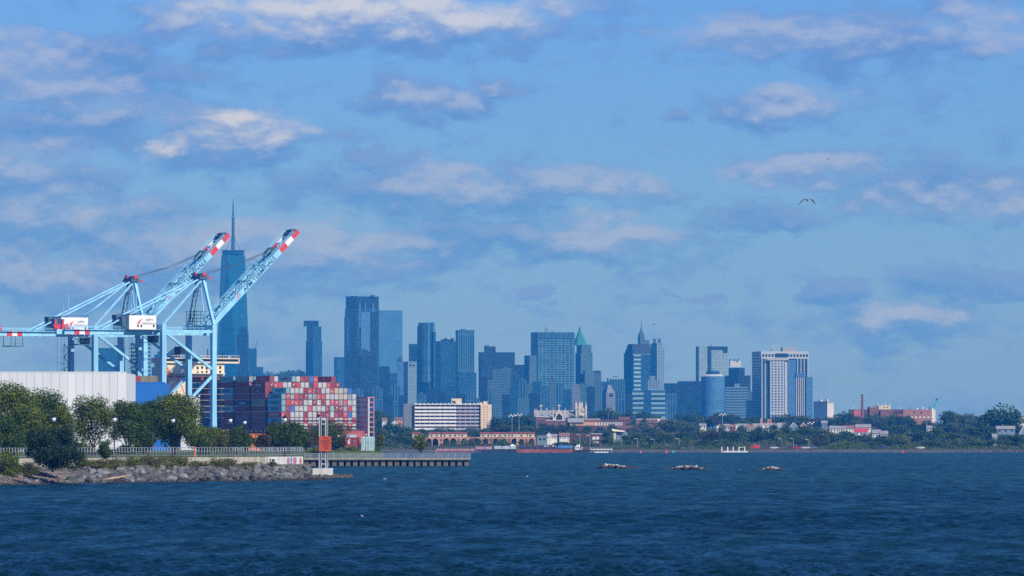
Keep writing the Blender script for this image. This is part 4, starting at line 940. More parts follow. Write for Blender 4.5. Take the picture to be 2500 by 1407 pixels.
def tree(name, label, px, top, base, wpx, D, m, seed, n=5200, size=0.16, trunk=0.22, cb=0.25, group=None, cat='tree', nl=26, rel=0.215):
    rng = np.random.default_rng(seed); zb = PARK_Z if D < 1650 else 3.4
    if base is not None: zb = Z(base, D)
    h = Z(top, D) - zb; w = M(wpx, D) * 1.06; n = int(n * 2.4); size *= 1.12
    t = thing(name, label, cat, (X(px, D), D, zb), 0, group)
    lobes = crown_lobes(rng, w, h * cb, h * 0.93, nl, rel); hi = max(l[2] + l[5] for l in lobes); k = (h - h * cb) / max(0.1, hi - h * cb)
    lobes = [(a, b, h * cb + (c - h * cb) * k, d, e, f * k) for a, b, c, d, e, f in lobes]
    if trunk: trunk_mb(rng, lobes, max(0.5, h * cb), trunk).build('trunk', M_BARK, t, smooth=True)
    link('crown' if trunk else 'foliage', leaf_mesh('crown', rng, lobes, n, size, m), t)
    return t

# trees of the park
tree('park_tree', 'tall broad leafy tree with yellow patches at the left picture edge', 30, 928, None, 150, 1085, L_MID, 1, 9000, 0.19, 0.3, 0.04)
tree('park_tree', 'dense dark leafy tree right of the edge tree, before the white warehouse', 108, 945, None, 125, 1110, L_DARK, 2, 8000, 0.19, 0.28, 0.04)
tree('park_tree', 'bushy mid green tree filling between the two left trees', 70, 985, None, 130, 1075, L_MID, 51, 6500, 0.19, 0.25, 0.02)
tree('park_tree', 'thick low tree at the left picture edge, below the tall one', 5, 1010, None, 110, 1060, L_DARK, 52, 5200, 0.18, 0.2, 0.0)
tree('park_tree', 'loose leafy branch tree leaning beside the lamp at the white warehouse gap', 150, 985, None, 62, 1075, L_MID, 3, 2400, 0.16, 0.16, 0.2)
tree('park_tree', 'open crowned tree with upright sprigs and a forked pale trunk', 228, 962, None, 108, 1120, L_MID, 4, 4600, 0.18, 0.2, 0.12, nl=24, rel=0.22)
tree('park_tree', 'dark green tree behind the lamp in front of the blue shed corner', 312, 975, None, 90, 1150, L_DARK, 5, 5200, 0.18, 0.2, 0.1)
tree('park_tree', 'dark tree standing under the middle of the blue shed wall', 362, 972, None, 86, 1165, L_DARK, 6, 5200, 0.18, 0.2, 0.1)
tree('park_tree', 'largest bright green park tree before the white shed end', 428, 957, None, 122, 1130, L_MID, 7, 8600, 0.19, 0.3, 0.1)
tree('round_shrub', 'round light green shrub below the blue shed trees', 352, 1056, None, 56, 1210, L_YEL, 8, 2200, 0.16, 0.1, 0.08)
tree('park_tree', 'low spreading green tree right of the biggest park tree', 488, 1036, None, 78, 1230, L_MID, 9, 3600, 0.18, 0.15, 0.12)
tree('park_tree', 'yellowish bush tree at the crane leg foot', 528, 1042, None, 58, 1260, L_YEL, 10, 2600, 0.18, 0.12, 0.1)
tree('park_tree', 'dark low tree between two black lamps, below shaded containers', 578, 1038, None, 84, 1290, L_DARK, 11, 3800, 0.19, 0.15, 0.12)
tree('park_tree', 'brownish thin tree left of the dark tree clump, by the orange machine', 642, 1058, None, 46, 1330, L_BROWN, 12, 1500, 0.18, 0.12, 0.15)
tree('park_tree', 'dark round tree clump below the red and grey container wall', 704, 1026, None, 104, 1340, L_DARK, 13, 6000, 0.2, 0.2, 0.1)
tree('park_tree', 'dark round tree directly behind the orange board', 806, 1022, None, 92, 1690, L_DARK, 14, 5200, 0.24, 0.22, 0.08)
tree('park_tree', 'small reddish green tree left of the orange board posts', 748, 1052, None, 56, 1600, L_BROWN, 15, 2400, 0.22, 0.15, 0.05)
tree('young_tree', 'slim yellowing young tree right of the teal container', 927, 1058, 1106, 24, 1700, L_YEL, 16, 900, 0.22, 0.1, 0.12)
tree('young_tree', 'young tree with dark trunk standing on the pier', 1027, 1058, 1107, 40, 1649, L_MID, 17, 1200, 0.22, 0.2, 0.12)
tree('dark_bush', 'big dark bluish bush spreading over the bank at left', 128, 1037, 1148, 128, 985, L_PINE, 18, 9000, 0.15, 0.16, 0.02, None, 'bush', 34, 0.15)
tree('dark_bush', 'low skirt of dark bush reaching over the stones', 150, 1085, 1150, 108, 975, L_PINE, 19, 4200, 0.15, 0, 0.0, None, 'bush', 26, 0.16)
tree('dark_bush', 'small dark green bush at the end of the sea wall railing', 259, 1072, 1126, 36, 1014, L_DARK, 20, 1600, 0.13, 0.08, 0.05, None, 'bush')
tree('green_bush', 'green bush with brown tips on the bank at the left edge', 22, 1100, 1165, 62, 975, L_MID, 21, 3000, 0.13, 0, 0.0, None, 'bush')
tree('green_bush', 'olive scrub low on the bank right of the edge bush', 74, 1126, 1165, 44, 968, L_WEED, 22, 1300, 0.12, 0, 0.0, None, 'bush')
for i, (px, top, w, D) in enumerate(((862, 1090, 40, 1668), (905, 1088, 46, 1684), (780, 1092, 60, 1655), (700, 1092, 60, 1500), (560, 1090, 70, 1380), (300, 1086, 60, 1300), (200, 1080, 60, 1280))):
    tree('park_shrub', f'low dark shrub at the back of the lawn, {ordn(i)} from the right' if i else 'low shrub in front of the maroon and teal containers', px, top, None, w, D, L_DARK if i % 2 else L_MID, 70 + i, 900, 0.2, 0, 0.0, 'low shrubs behind the lawn', 'shrub', 12, 0.25)
weeds = [(212, 1128, 40, 14), (243, 1128, 34, 18), (276, 1126, 40, 16), (330, 1122, 34, 22), (352, 1120, 44, 26), (386, 1119, 46, 28), (415, 1118, 40, 24), (446, 1120, 44, 24), (486, 1132, 34, 14), (535, 1122, 40, 26), (560, 1126, 30, 20), (598, 1135, 36, 12), (630, 1136, 26, 10), (661, 1135, 18, 10)]
for i, (px, top, w, hh) in enumerate(weeds):
    tree('weed_clump', f'yellow green weed clump below the sea wall, {ordn(i)} from the left', px, top - 8, top + hh + 3, w * 1.5, DW(px) - 3.5, L_WEED if i % 3 else L_YEL, 40 + i, 1000, 0.13, 0, 0.0, 'weeds below the sea wall', 'weeds', 8, 0.3)

# ------------------------------------------------------------------ sea wall with painted marks
M_CONC = mat('pale_concrete', (0.44, 0.41, 0.33), 0.9, 0, 0.22, 0.7, 0.2, True); M_CONCW = mat('whitewashed_concrete', (0.62, 0.62, 0.58), 0.85, 0, 0.15, 0.9, 0.2, True); M_PINK = mat('pink_spray', (0.62, 0.16, 0.22), 0.8); M_SBLUE = mat('blue_spray', (0.08, 0.24, 0.66), 0.8); M_SDARK = mat('dark_spray', (0.03, 0.05, 0.09), 0.8, 0, 0.4, 4.0); M_PINKD = mat('dark_red_spray', (0.25, 0.06, 0.09), 0.8)
wall = thing('sea_wall', 'long pale concrete sea wall with painted marks at its right end', 'sea wall', (0, 0, 0))
def wall_pt(px, dz=0.0, out=0.0):
    D = DW(px) - out; return Vector((X(px, D), D, PARK_Z + dz))
segs = [(-260, -60), (-60, 120), (120, 250), (250, 380), (380, 500), (500, 600), (600, 655), (655, 740)]
for a, b in segs:
    p, q = wall_pt(a + 0.15), wall_pt(b - 0.15); dirv = (q - p).normalized(); nrm = Vector((dirv.y, -dirv.x, 0))
    base = [p, q, q - nrm * 0.9, p - nrm * 0.9]
    MB().prism([(v.x, v.y) for v in base], 0.8, PARK_Z + 0.06).build('wall_segment', M_CONCW if a >= 655 else M_CONC, wall)
p, q = wall_pt(655), wall_pt(740); wd = (q - p).normalized(); wn = Vector((wd.y, -wd.x, 0))
def paint(pts, m, name='painted_mark', lift=0.012):
    """flat spray paint on the wall: points given as photo pixels"""
    vs_ = []
    for px, py in pts:
        f = (px - 655) / 85.0; b = p.lerp(q, f); vs_.append((b.x + wn.x * lift, b.y + wn.y * lift, Z(py, b.y)))
    MB().add(vs_, [tuple(range(len(vs_)))[::-1]]).build(name, m, wall)
def blob(cx, cy, rx, ry, tip=0.0, n=14): return [(cx + rx * math.sin(2 * math.pi * i / n) * (1 - tip * max(0, -math.cos(2 * math.pi * i / n))), cy - ry * math.cos(2 * math.pi * i / n)) for i in range(n)]
for cx, cy, rx, ry, tip in ((703.8, 1126.8, 3.1, 9.2, 0.1), (719.3, 1126.0, 3.8, 9.8, 0.5), (733.6, 1128.0, 2.9, 10.5, 0.7)):
    paint(blob(cx, cy, rx, ry, tip), M_PINKD); paint(blob(cx, cy - 0.8, rx * 0.72, ry * 0.76, tip), M_PINK, lift=0.018)
paint(blob(711, 1122, 2.3, 6, 0.0), M_SBLUE); paint([(709, 1128.5), (713, 1129), (714, 1132.5), (712.2, 1137.5), (711.2, 1134), (709.4, 1138), (708.6, 1133)], M_SBLUE)
rg = random.Random(4)
for k in range(16):
    a = rg.uniform(0, 6.28); r0 = rg.uniform(2, 8.5); cx, cy = 663 + math.cos(a) * r0, 1128 + math.sin(a) * r0 * 1.1; t0 = rg.uniform(-0.6, 0.6)
    paint([(cx - 1.0, cy - 2.6), (cx + 0.5 + t0, cy - 3.1), (cx + 1.1 + t0, cy + 2.5), (cx - 0.2, cy + 3.2)], M_SDARK, lift=0.012 + 0.001 * k)
for k in range(20): paint(blob(rg.uniform(676, 738), rg.uniform(1117, 1140), rg.uniform(0.3, 0.9), rg.uniform(0.5, 1.8), 0, 6), mat(f'grey_scuff_{k}', (0.2, 0.22, 0.24), 0.9) if k == 0 else bpy.data.materials['grey_scuff_0'], 'scuff_mark', 0.008)
MB().prism([(v.x, v.y) for v in (wall_pt(737), wall_pt(745), wall_pt(745) + Vector((0, 6, 0)), wall_pt(737) + Vector((0, 6, 0)))], 0.3, Z(1143, DW(741))).build('wall_footing', M_CONC, wall)
MB().prism([(v.x, v.y) for v in (wall_pt(681, 0, 0.35), wall_pt(708, 0, 0.35), wall_pt(708), wall_pt(681))], Z(1146.5, DW(690)), Z(1143.5, DW(690))).build('timber_baulk', M_BARK, wall)

# ------------------------------------------------------------------ railing: bowed posts and three rails
M_GALV = mat('galvanised_steel', (0.40, 0.44, 0.47), 0.45, 0.4, 0.06)
def railing(label, pts, spacing, h):
    r = thing('railing', label, 'railing', pts[0])
    L = [Vector(p_) - Vector(pts[0]) for p_ in pts]
    post = MB().tube([(0, 0, 0), (0, 0, h * 0.72), (0, 0.10, h * 0.92), (0, 0.28, h)], [0.045] * 4, 6).mesh('post', M_GALV, True)
    for a, b in zip(L[:-1], L[1:]):
        n = max(1, round((b - a).length / spacing))
        for i in range(n + (1 if b is L[-1] else 0)): link('post', post, r, a.lerp(b, i / n))
        for hh, yy in ((1.0, 0.28), (0.62, 0.0), (0.18, 0.0)): MB().tube([a + Vector((0, yy, h * hh)), b + Vector((0, yy, h * hh))], [0.035] * 2, 6).build('rail', M_GALV, r)
    return r
railing('grey railing with bowed posts along the top of the sea wall', [wall_pt(px, 0.06, -0.3) for px in (-120, 120, 360, 560, 739)], 1.12, 1.62)
railing('second grey railing standing behind the sea wall end', [P(562, 1116, 1190), P(738, 1113.5, 1250)], 1.5, 1.75)

# ------------------------------------------------------------------ lamps
M_LAMP = mat('black_lamp_paint', (0.012, 0.014, 0.016), 0.4); M_LGLASS = mat('lantern_glass', (0.75, 0.78, 0.80), 0.25)
def make_lamp():
    r = thing('lamp_post', 'x', 'lamp post', (0, 0, 0))
    MB().lathe([(0.30, 0), (0.30, 0.25), (0.20, 0.45), (0.13, 0.8), (0.10, 0.9), (0.075, 1.2), (0.055, 5.5), (0.11, 5.55), (0.06, 5.65)], 10).build('post', M_LAMP, r, smooth=True)
    MB().lathe([(0.10, 5.65), (0.22, 5.8), (0.28, 6.1), (0.24, 6.32)], 10).build('lantern', M_LGLASS, r, smooth=True)
    MB().lathe([(0.34, 6.32), (0.30, 6.42), (0.12, 6.62), (0.03, 6.9)], 10).build('cap', M_LAMP, r, smooth=True)
    return r
lamp = make_lamp()
lamps = [(131, 1010, 1012, 'standing behind the big dark bank bush'), (279, 1011, 1035, 'beside the small dark bush, before the warehouse corner'), (422, 1014, 1050, 'in front of the largest bright green tree'), (562, 1014, 1072, 'before the shaded containers, left of its shorter twin'), (597, 1020, 1140, 'right of its twin before the shaded containers'), (695, 1012, 1092, 'in front of the red and grey container wall'),
         (512, 1058, 1420, 'small by distance before the yellowish bush tree'), (625, 1060, 1430, 'small by distance before the orange machine'), (699, 1063, 1500, 'small by distance, hidden beside the dark tree clump'), (826, 1059, 1668, 'small by distance right of the orange board'), (893, 1055, 1668, 'in front of the teal container on the pier'), (1031, 1054, 1652, 'beside the young pier tree')]
for i, (px, top, D, where) in enumerate(lamps):
    o = lamp if i == 0 else copy_tree(lamp); zb = PARK_Z if D < 1640 else 3.4 if px < 940 else Z(1118, D)
    o.location = (X(px, D), D, zb); s = (Z(top, D) - zb) / 6.9; w = 1.35 if s > 0.8 else 1.0; o.scale = (w, w, s)
    tag(o, f'black lamp post with white lantern {where}', 'lamp post', 'black lamp posts in the park')

# ------------------------------------------------------------------ riprap
rgn = np.random.default_rng(9)
M_ROCKS = [mat(f'grey_stone_{i}', c, 0.9, 0, 0.3, 1.6, 0.2) for i, c in enumerate(((0.13, 0.14, 0.135), (0.21, 0.22, 0.215), (0.085, 0.092, 0.092), (0.15, 0.13, 0.115)))]; M_WET = mat('wet_dark_stone', (0.035, 0.032, 0.028), 0.6, 0, 0.3, 1.5)
def rock_mesh(seed, m):
    r_ = np.random.default_rng(seed); bm = bmesh.new(); bmesh.ops.create_icosphere(bm, subdivisions=2, radius=0.5)
    cuts = [(Vector(r_.normal(size=3)).normalized(), r_.uniform(0.28, 0.42)) for _ in range(9)]
    for v in bm.verts:
        for n_, d_ in cuts:
            e = v.co.dot(n_) - d_
            if e > 0: v.co -= n_ * e
        v.co += Vector(r_.normal(0, 0.018, 3))
    me = bpy.data.meshes.new('rock'); bm.to_mesh(me); bm.free(); me.materials.append(m); return me
RM = [rock_mesh(i, M_ROCKS[i % 4]) for i in range(12)]; RW = [rock_mesh(30 + i, M_WET) for i in range(4)]
n = 0
for i in range(285):
    px = rgn.uniform(150, 752) if i > 25 else rgn.uniform(-20, 150); t = rgn.uniform(0.02, 0.9)
    if px < 170: t *= 0.55
    D = DS(px) + t * (DW(px) - 1.2 - DS(px)); z = -0.25 + 3.0 * ((t * (DW(px) - DS(px)) + 3) / (DW(px) - DS(px) + 3)) ** 0.9 - 0.35
    s = rgn.uniform(0.7, 1.9) * (1.0 if px > 170 else 0.55); low = t < 0.12
    o = link('rock', (RW if low else RM)[rgn.integers(4 if low else 12)], rock_bank, (X(px, D), D, z + s * 0.12), 0, (s * rgn.uniform(0.9, 1.5), s, s * rgn.uniform(0.6, 0.95)))
    o.rotation_euler = tuple(rgn.uniform(-0.5, 0.5, 2)) + (rgn.uniform(0, 6.3),)
# small rubble and wet weed between the big stones: uncountable
def rubble(name, label, m, fn, count, smin, smax, seed):
    r_ = np.random.default_rng(seed); mb = MB(); base = rock_mesh(seed, None); bv = np.array([v.co[:] for v in base.vertices]); bf = [tuple(p_.vertices) for p_ in base.polygons]
    oc = [(0, 0, 0.5), (0.5, 0, 0), (0, 0.5, 0), (-0.5, 0, 0), (0, -0.5, 0), (0, 0, -0.4)]; of = [(0, 1, 2), (0, 2, 3), (0, 3, 4), (0, 4, 1), (5, 2, 1), (5, 3, 2), (5, 4, 3), (5, 1, 4)]
    for _ in range(count):
        c = fn(r_); s = r_.uniform(smin, smax); a = r_.uniform(0, 6.3)
        mb.add([(c[0] + (x * math.cos(a) - y * math.sin(a)) * s * r_.uniform(0.8, 1.5), c[1] + (x * math.sin(a) + y * math.cos(a)) * s, c[2] + zz * s * r_.uniform(0.6, 1.0)) for x, y, zz in oc], of)
    return tag(mb.build(name, m), label, 'stones', kind='stuff')
def on_bank(lo, hi, pa, pb):
    def f(r_):
        px = r_.uniform(pa, pb); t = r_.uniform(lo, hi); D = DS(px) + t * (DW(px) - DS(px)); return (X(px, D), D, -0.3 + 3.0 * ((t * (DW(px) - DS(px)) + 3) / (DW(px) - DS(px) + 3)) ** 0.9 - 0.2)
    return f
rubble('small_stones', 'small grey stones filling the riprap bank', M_ROCKS[0], on_bank(0.08, 0.95, 150, 755), 2600, 0.2, 0.6, 61)
rubble('beach_stones', 'brown pebbly stones on the left beach', mat('brown_stone', (0.22, 0.18, 0.15), 0.9, 0, 0.35, 1.2), on_bank(0.06, 0.75, -250, 190), 3200, 0.12, 0.45, 62)
rubble('wet_stones', 'dark wet weedy stones along the waterline', M_WET, on_bank(-0.08, 0.11, -250, 790), 2200, 0.25, 0.75, 63)
def tail(r_):
    px = 738 + 118 * r_.uniform(0, 1) ** 1.4; D = 1096 + (px - 738) * 0.6 + r_.uniform(-10, 14); return (X(px, D), D, r_.uniform(-0.35, 0.35) * (1 - (px - 738) / 140))
rubble('point_stones', 'low dark stones trailing off under the orange board', mat('brown_wet_stone', (0.09, 0.075, 0.06), 0.8, 0, 0.3, 1.2), tail, 420, 0.4, 1.5, 64)
dw = thing('driftwood_log', 'bleached driftwood log lying on the grey rocks', 'driftwood', P(287, 1166, 996))
MB().tube([(-2.1, -0.4, -0.35), (-1.0, 0, -0.2), (0.3, 0.1, 0.0), (1.4, 0.0, 0.28), (2.1, -0.1, 0.36)], [0.10, 0.20, 0.19, 0.15, 0.07], 7).build('stem', mat('bleached_wood', (0.50, 0.38, 0.24), 0.8, 0, 0.2, 4), dw, smooth=True)
MB().tube([(0.3, 0.1, 0.05), (1.0, -0.2, 0.0), (1.7, -0.3, 0.05)], [0.12, 0.08, 0.03], 6).build('branch', bpy.data.materials['bleached_wood'], dw, smooth=True)

# ------------------------------------------------------------------ orange board on posts
bd = P(788, 1150, 1162); bd.z = 0
t = thing('warning_board', 'orange board on two tall grey posts above a concrete block', 'sign', bd)
DB = 1162
def bx(px): return X(px, DB) - bd.x
MB().frustum(bx(763), bx(813), -1.6, 2.2, -0.6, bx(764), bx(812.5), -1.5, 2.0, Z(1143.5, DB)).build('concrete_block', M_CONCW, t)
M_POST = mat('weathered_post', (0.46, 0.48, 0.49), 0.6, 0.1, 0.12, 0.8, 0.4, True)
for pa, pb in ((778.5, 785), (793.5, 800.5)):
    MB().box(bx(pa), bx(pb - 1.2), 0.0, 0.12, Z(1144, DB), Z(1018 if pa < 790 else 1021, DB)).box(bx(pb - 1.3), bx(pb), -0.22, 0.34, Z(1144, DB), Z(1017 if pa < 790 else 1020, DB)).build('post', M_POST, t)
for py in (1035.5, 1133): MB().box(bx(785), bx(794), 0.02, 0.14, Z(py + 1.2, DB), Z(py - 1.2, DB)).build('cross_bar', M_POST, t)
sgn = MB().box(bx(779), bx(809), -0.36, -0.26, Z(1102, DB), Z(1065.5, DB)).build('board', mat('orange_red_board', (0.56, 0.085, 0.035), 0.6, 0, 0.12, 1.2), t)
M_FADE = mat('faded_dark_lettering', (0.22, 0.04, 0.04), 0.7, 0, 0.3, 3.0)
rg = random.Random(2)
for row, (py, x0, x1) in enumerate(((1070, 791, 800), (1076, 783, 805), (1080.5, 782, 806), (1086, 788, 802), (1090.5, 789, 803), (1095.5, 792, 801))):
    xx = x0
    while xx < x1: wv = rg.uniform(0.8, 1.8); MB().box(bx(xx), bx(xx + wv), -0.375, -0.362, Z(py + rg.uniform(1.0, 1.8), DB), Z(py - rg.uniform(1.0, 1.8), DB)).build('faded_stroke', M_FADE, sgn); xx += wv + rg.uniform(0.3, 0.9)
MB().lathe([(0.28, Z(1018, DB)), (0.34, Z(1015, DB)), (0.15, Z(1013, DB))], 8, (bx(777), 0.1)).build('beacon', M_BLACK, t)

# ------------------------------------------------------------------ pier
M_PIER = mat('pier_concrete', (0.20, 0.21, 0.20), 0.9, 0, 0.2, 0.5); M_PILE = mat('pier_pile', (0.16, 0.15, 0.135), 0.9, 0, 0.25, 0.8, 0.2, True)
DP = 1644; t = thing('pier', 'long low concrete pier on piles with a meshed railing', 'pier', (X(738, DP), DP, 0))
x1 = X(1148, DP) - t.location.x; zd = Z(1120.5, DP); zr = Z(1107, DP)
MB().box(0, x1, 0, 7.5, zd - 0.35, zd).build('deck', M_PIER, t)
for i in range(24):
    x = 0.5 + i * (x1 - 2) / 23; MB().box(x, x + 1.15, 0.5, 1.5, -1.5, zd - 0.35).build('pile', M_PILE, t)
    MB().box(x + 0.25, x + 0.9, 4.5, 5.4, -1.5, zd - 0.35).build('pile', M_PILE, t)
MB().box(0.2, x1 - 0.2, 5.8, 6.0, -1.5, zd - 0.4).build('under_deck_shade', M_BLACK, t)  # black sheet added behind the piles for the shade under the deck
MB().box(0, x1, -0.12, 0.02, zd - 0.15, zd + 0.12).build('kerb', M_CONC, t)
mb = MB()
for hh in (0.0, 0.33, 0.66, 1.0): mb.bar((0, 0.2, zd + 0.12 + (zr - zd - 0.12) * hh), (x1, 0.2, zd + 0.12 + (zr - zd - 0.12) * hh), 0.07)
for i in range(160): x = i * x1 / 159; mb.bar((x, 0.2, zd), (x, 0.2, zr), 0.06)
mb.build('railing_mesh', M_GALV, t)['kind'] = 'stuff'
for i in range(22): x = i * x1 / 21; MB().bar((x, 0.2, zd), (x, 0.2, zr + 0.1), 0.13).build('railing_post', M_GALV, t)
railing('plain grey railing along the back edge of the pier', [Vector((X(742, DP), DP + 7.2, zd)), Vector((X(1147, DP), DP + 7.2, zd))], 1.9, 1.35)

# the two containers standing ashore behind the pier
def shore_box(label, l, r, top, base, D, m, extra):
    t = thing('shipping_container', label, 'container', (X(l, D), D, 3.4)); w = M(r - l, D); h = Z(top, D) - 3.4
    b0 = 0.45; MB().box(0.06, w - 0.06, 0.1, 12.5, b0, h).build('body', m, t)
    for x in (0, w - 0.2): MB().box(x, x + 0.2, 0.0, 0.22, b0, h + 0.02).build('corner_post', m, t)
    for k in range(2):
        d_ = MB().box(0.24 + k * (w / 2 - 0.2), w / 2 - 0.03 + k * (w / 2 - 0.2), 0.02, 0.09, b0 + 0.25, h - 0.2).build('door', m, t)
        for j in range(2): x = 0.24 + k * (w / 2 - 0.2) + 0.35 + j * 0.7; MB().tube([(x, -0.03, b0 + 0.1), (x, -0.03, h - 0.1)], [0.045] * 2, 6).build('lock_rod', extra, d_)
        for j in range(3): MB().box(0.3 + k * (w / 2 - 0.2), w / 2 - 0.1 + k * (w / 2 - 0.2), -0.005, 0.02, b0 + 0.5 + j * (h - b0) / 3.4, b0 + 0.62 + j * (h - b0) / 3.4).build('door_rib', extra, d_)
    for x in (0.2, w - 0.6): MB().lathe([(0.3, 0), (0.3, 0.25)], 10, (x + 0.2, 1.2)).build('chassis_foot', M_BLACK, t)
    MB().box(0.0, w, 0.02, 0.12, b0, b0 + 0.2).build('sill', extra, t); MB().box(0, w, 0.02, 0.12, h - 0.2, h + 0.01).build('header', extra, t)
    return t
t = shore_box('maroon container with white door markings standing behind the pier', 843.5, 875, 1067.5, 1105, 1672, mat('maroon_box', (0.25, 0.035, 0.05), 0.55, 0, 0.15, 0.7), mat('maroon_box_trim', (0.42, 0.14, 0.17), 0.5))
w = M(31.5, 1672)
for cx, cz, s in ((0.14, 2.9, 0.42), (0.19, 2.35, 0.5), (0.27, 3.25, 0.34), (0.30, 2.75, 0.3), (0.65, 3.0, 0.16), (0.8, 3.0, 0.16), (0.65, 2.6, 0.14), (0.8, 2.55, 0.14), (0.66, 2.1, 0.12), (0.12, 1.5, 0.22)): MB().box(w * cx, w * cx + s, -0.02, -0.008, cz, cz + s * 0.8).build('white_mark', M_MARK, t)
shore_box('pale teal container standing behind the pier by a lamp', 882, 913, 1066.5, 1105, 1674, mat('pale_teal_box', (0.36, 0.55, 0.54), 0.55, 0, 0.12, 0.7), mat('pale_teal_trim', (0.55, 0.68, 0.68), 0.5))
t = thing('van', 'white topped van behind the maroon container, only its roof showing', 'van', (X(846, 1690), 1690, 3.4)); MB().box(0, M(24, 1690), 0, 5, 0.5, Z(1062, 1690) - 3.4).build('body', mat('van_blue', (0.42, 0.62, 0.72), 0.4), t)
for x in (0.3, 2.0):
    for y in (0.8, 4.2): MB().lathe([(0.4, 0), (0.4, 0.2)], 10, (x, y)).build('wheel', M_BLACK, t)

# orange machine seen through the trees, cone, benches
t = thing('orange_skip', 'bright orange site cabin half hidden behind the low park trees', 'cabin', (X(603, 1480), 1480, PARK_Z)); w = M(42, 1480); h = Z(1061, 1480) - PARK_Z
MB().box(0, w, 0, 2.6, 0.3, h).build('body', M_ORANGE, t)
for x in (0.5, w / 2 + 0.2): MB().box(x, x + 1.3, -0.03, 0.02, h * 0.45, h * 0.8).build('window', M_DKGLASS, t)
MB().box(-0.1, w + 0.1, -0.1, 2.7, h, h + 0.15).build('roof', M_ORANGE, t); MB().box(0.1, w - 0.1, 0.1, 2.5, 0, 0.3).build('skid', M_BLACK, t)
t = thing('traffic_cone', 'orange marker cone on the lawn beside the railing', 'cone', (X(476, 1100), 1100, PARK_Z)); MB().lathe([(0.24, 0.05), (0.20, 0.2), (0.12, 1.6), (0.05, 1.8)], 10).build('cone', M_ORANGE, t); MB().box(-0.3, 0.3, -0.3, 0.3, 0, 0.05).build('base', M_BLACK, t)
def bench(px, D, where):
    t = thing('park_bench', f'dark park bench {where}', 'bench', (X(px, D), D, PARK_Z), math.radians(8), 'park benches')
    for k in range(3): MB().box(-0.9, 0.9, 0.1 + k * 0.16, 0.23 + k * 0.16, 0.42, 0.46).build('seat_slat', M_BLACK, t)
    for k in range(3): MB().box(-0.9, 0.9, 0.62, 0.66, 0.55 + k * 0.15, 0.67 + k * 0.15).build('back_slat', M_BLACK, t)
    for x in (-0.85, 0.78): MB().box(x, x + 0.07, 0.08, 0.68, 0, 0.42).build('leg', M_BLACK, t); 
bench(499, 1078, 'on the lawn right of the biggest park tree'); bench(231, 1034, 'on the lawn left of the small dark bush')

# ------------------------------------------------------------------ the far bank: trees
def far_tree_set():
    out = []
    for i in range(9):
        rng = np.random.default_rng(200 + i); lobes = crown_lobes(rng, 0.92, 0.08, 0.95, 15 + i % 4, 0.24, 1.0)
        hi = max(l[2] + l[5] for l in lobes); lobes = [(a, b, c / hi, d, e, f / hi) for a, b, c, d, e, f in lobes]
        mb = trunk_mb(rng, lobes, 0.18, 0.022, 4)
        out.append((mb.mesh('trunk', M_BARK), [leaf_mesh('crown', np.random.default_rng(300 + i), lobes, 2100, 0.048, mm) for mm in (FT_DARK, FT_MID, FT_GREY, FT_BROWN, FT_LIGHT)]))
    return out
FT_DARK = leaf_mat('far_dark_leaves', (0.018, 0.055, 0.010), (0.065, 0.125, 0.022), None, 0.25); FT_MID = leaf_mat('far_mid_leaves', (0.03, 0.075, 0.010), (0.11, 0.17, 0.026), None, 0.25)
FT_GREY = leaf_mat('far_grey_green_leaves', (0.045, 0.085, 0.035), (0.14, 0.19, 0.08), None, 0.25); FT_BROWN = leaf_mat('far_brownish_leaves', (0.04, 0.045, 0.018), (0.10, 0.09, 0.04), None, 0.25); FT_LIGHT = leaf_mat('far_light_leaves', (0.07, 0.12, 0.015), (0.24, 0.28, 0.04), None, 0.3)
FTS = far_tree_set(); TONE = ['dark green', 'mid green', 'grey green', 'brownish', 'light green']
def where(px):
    for lim, s in ((990, 'left of the grey flank of the balcony block'), (1205, 'below the white balcony block'), (1310, 'between balcony block and church'), (1480, 'below the church'), (1560, 'beside the white canopy house'), (1700, 'below the white banded blocks'), (1840, 'above the white dock posts'), (2000, 'below the white ribbed tower'), (2120, 'around the tall brick chimney'), (2290, 'below the long brick works'), (2400, 'right of the brick works')):
        if px < lim: return s
    return 'at the right picture edge'
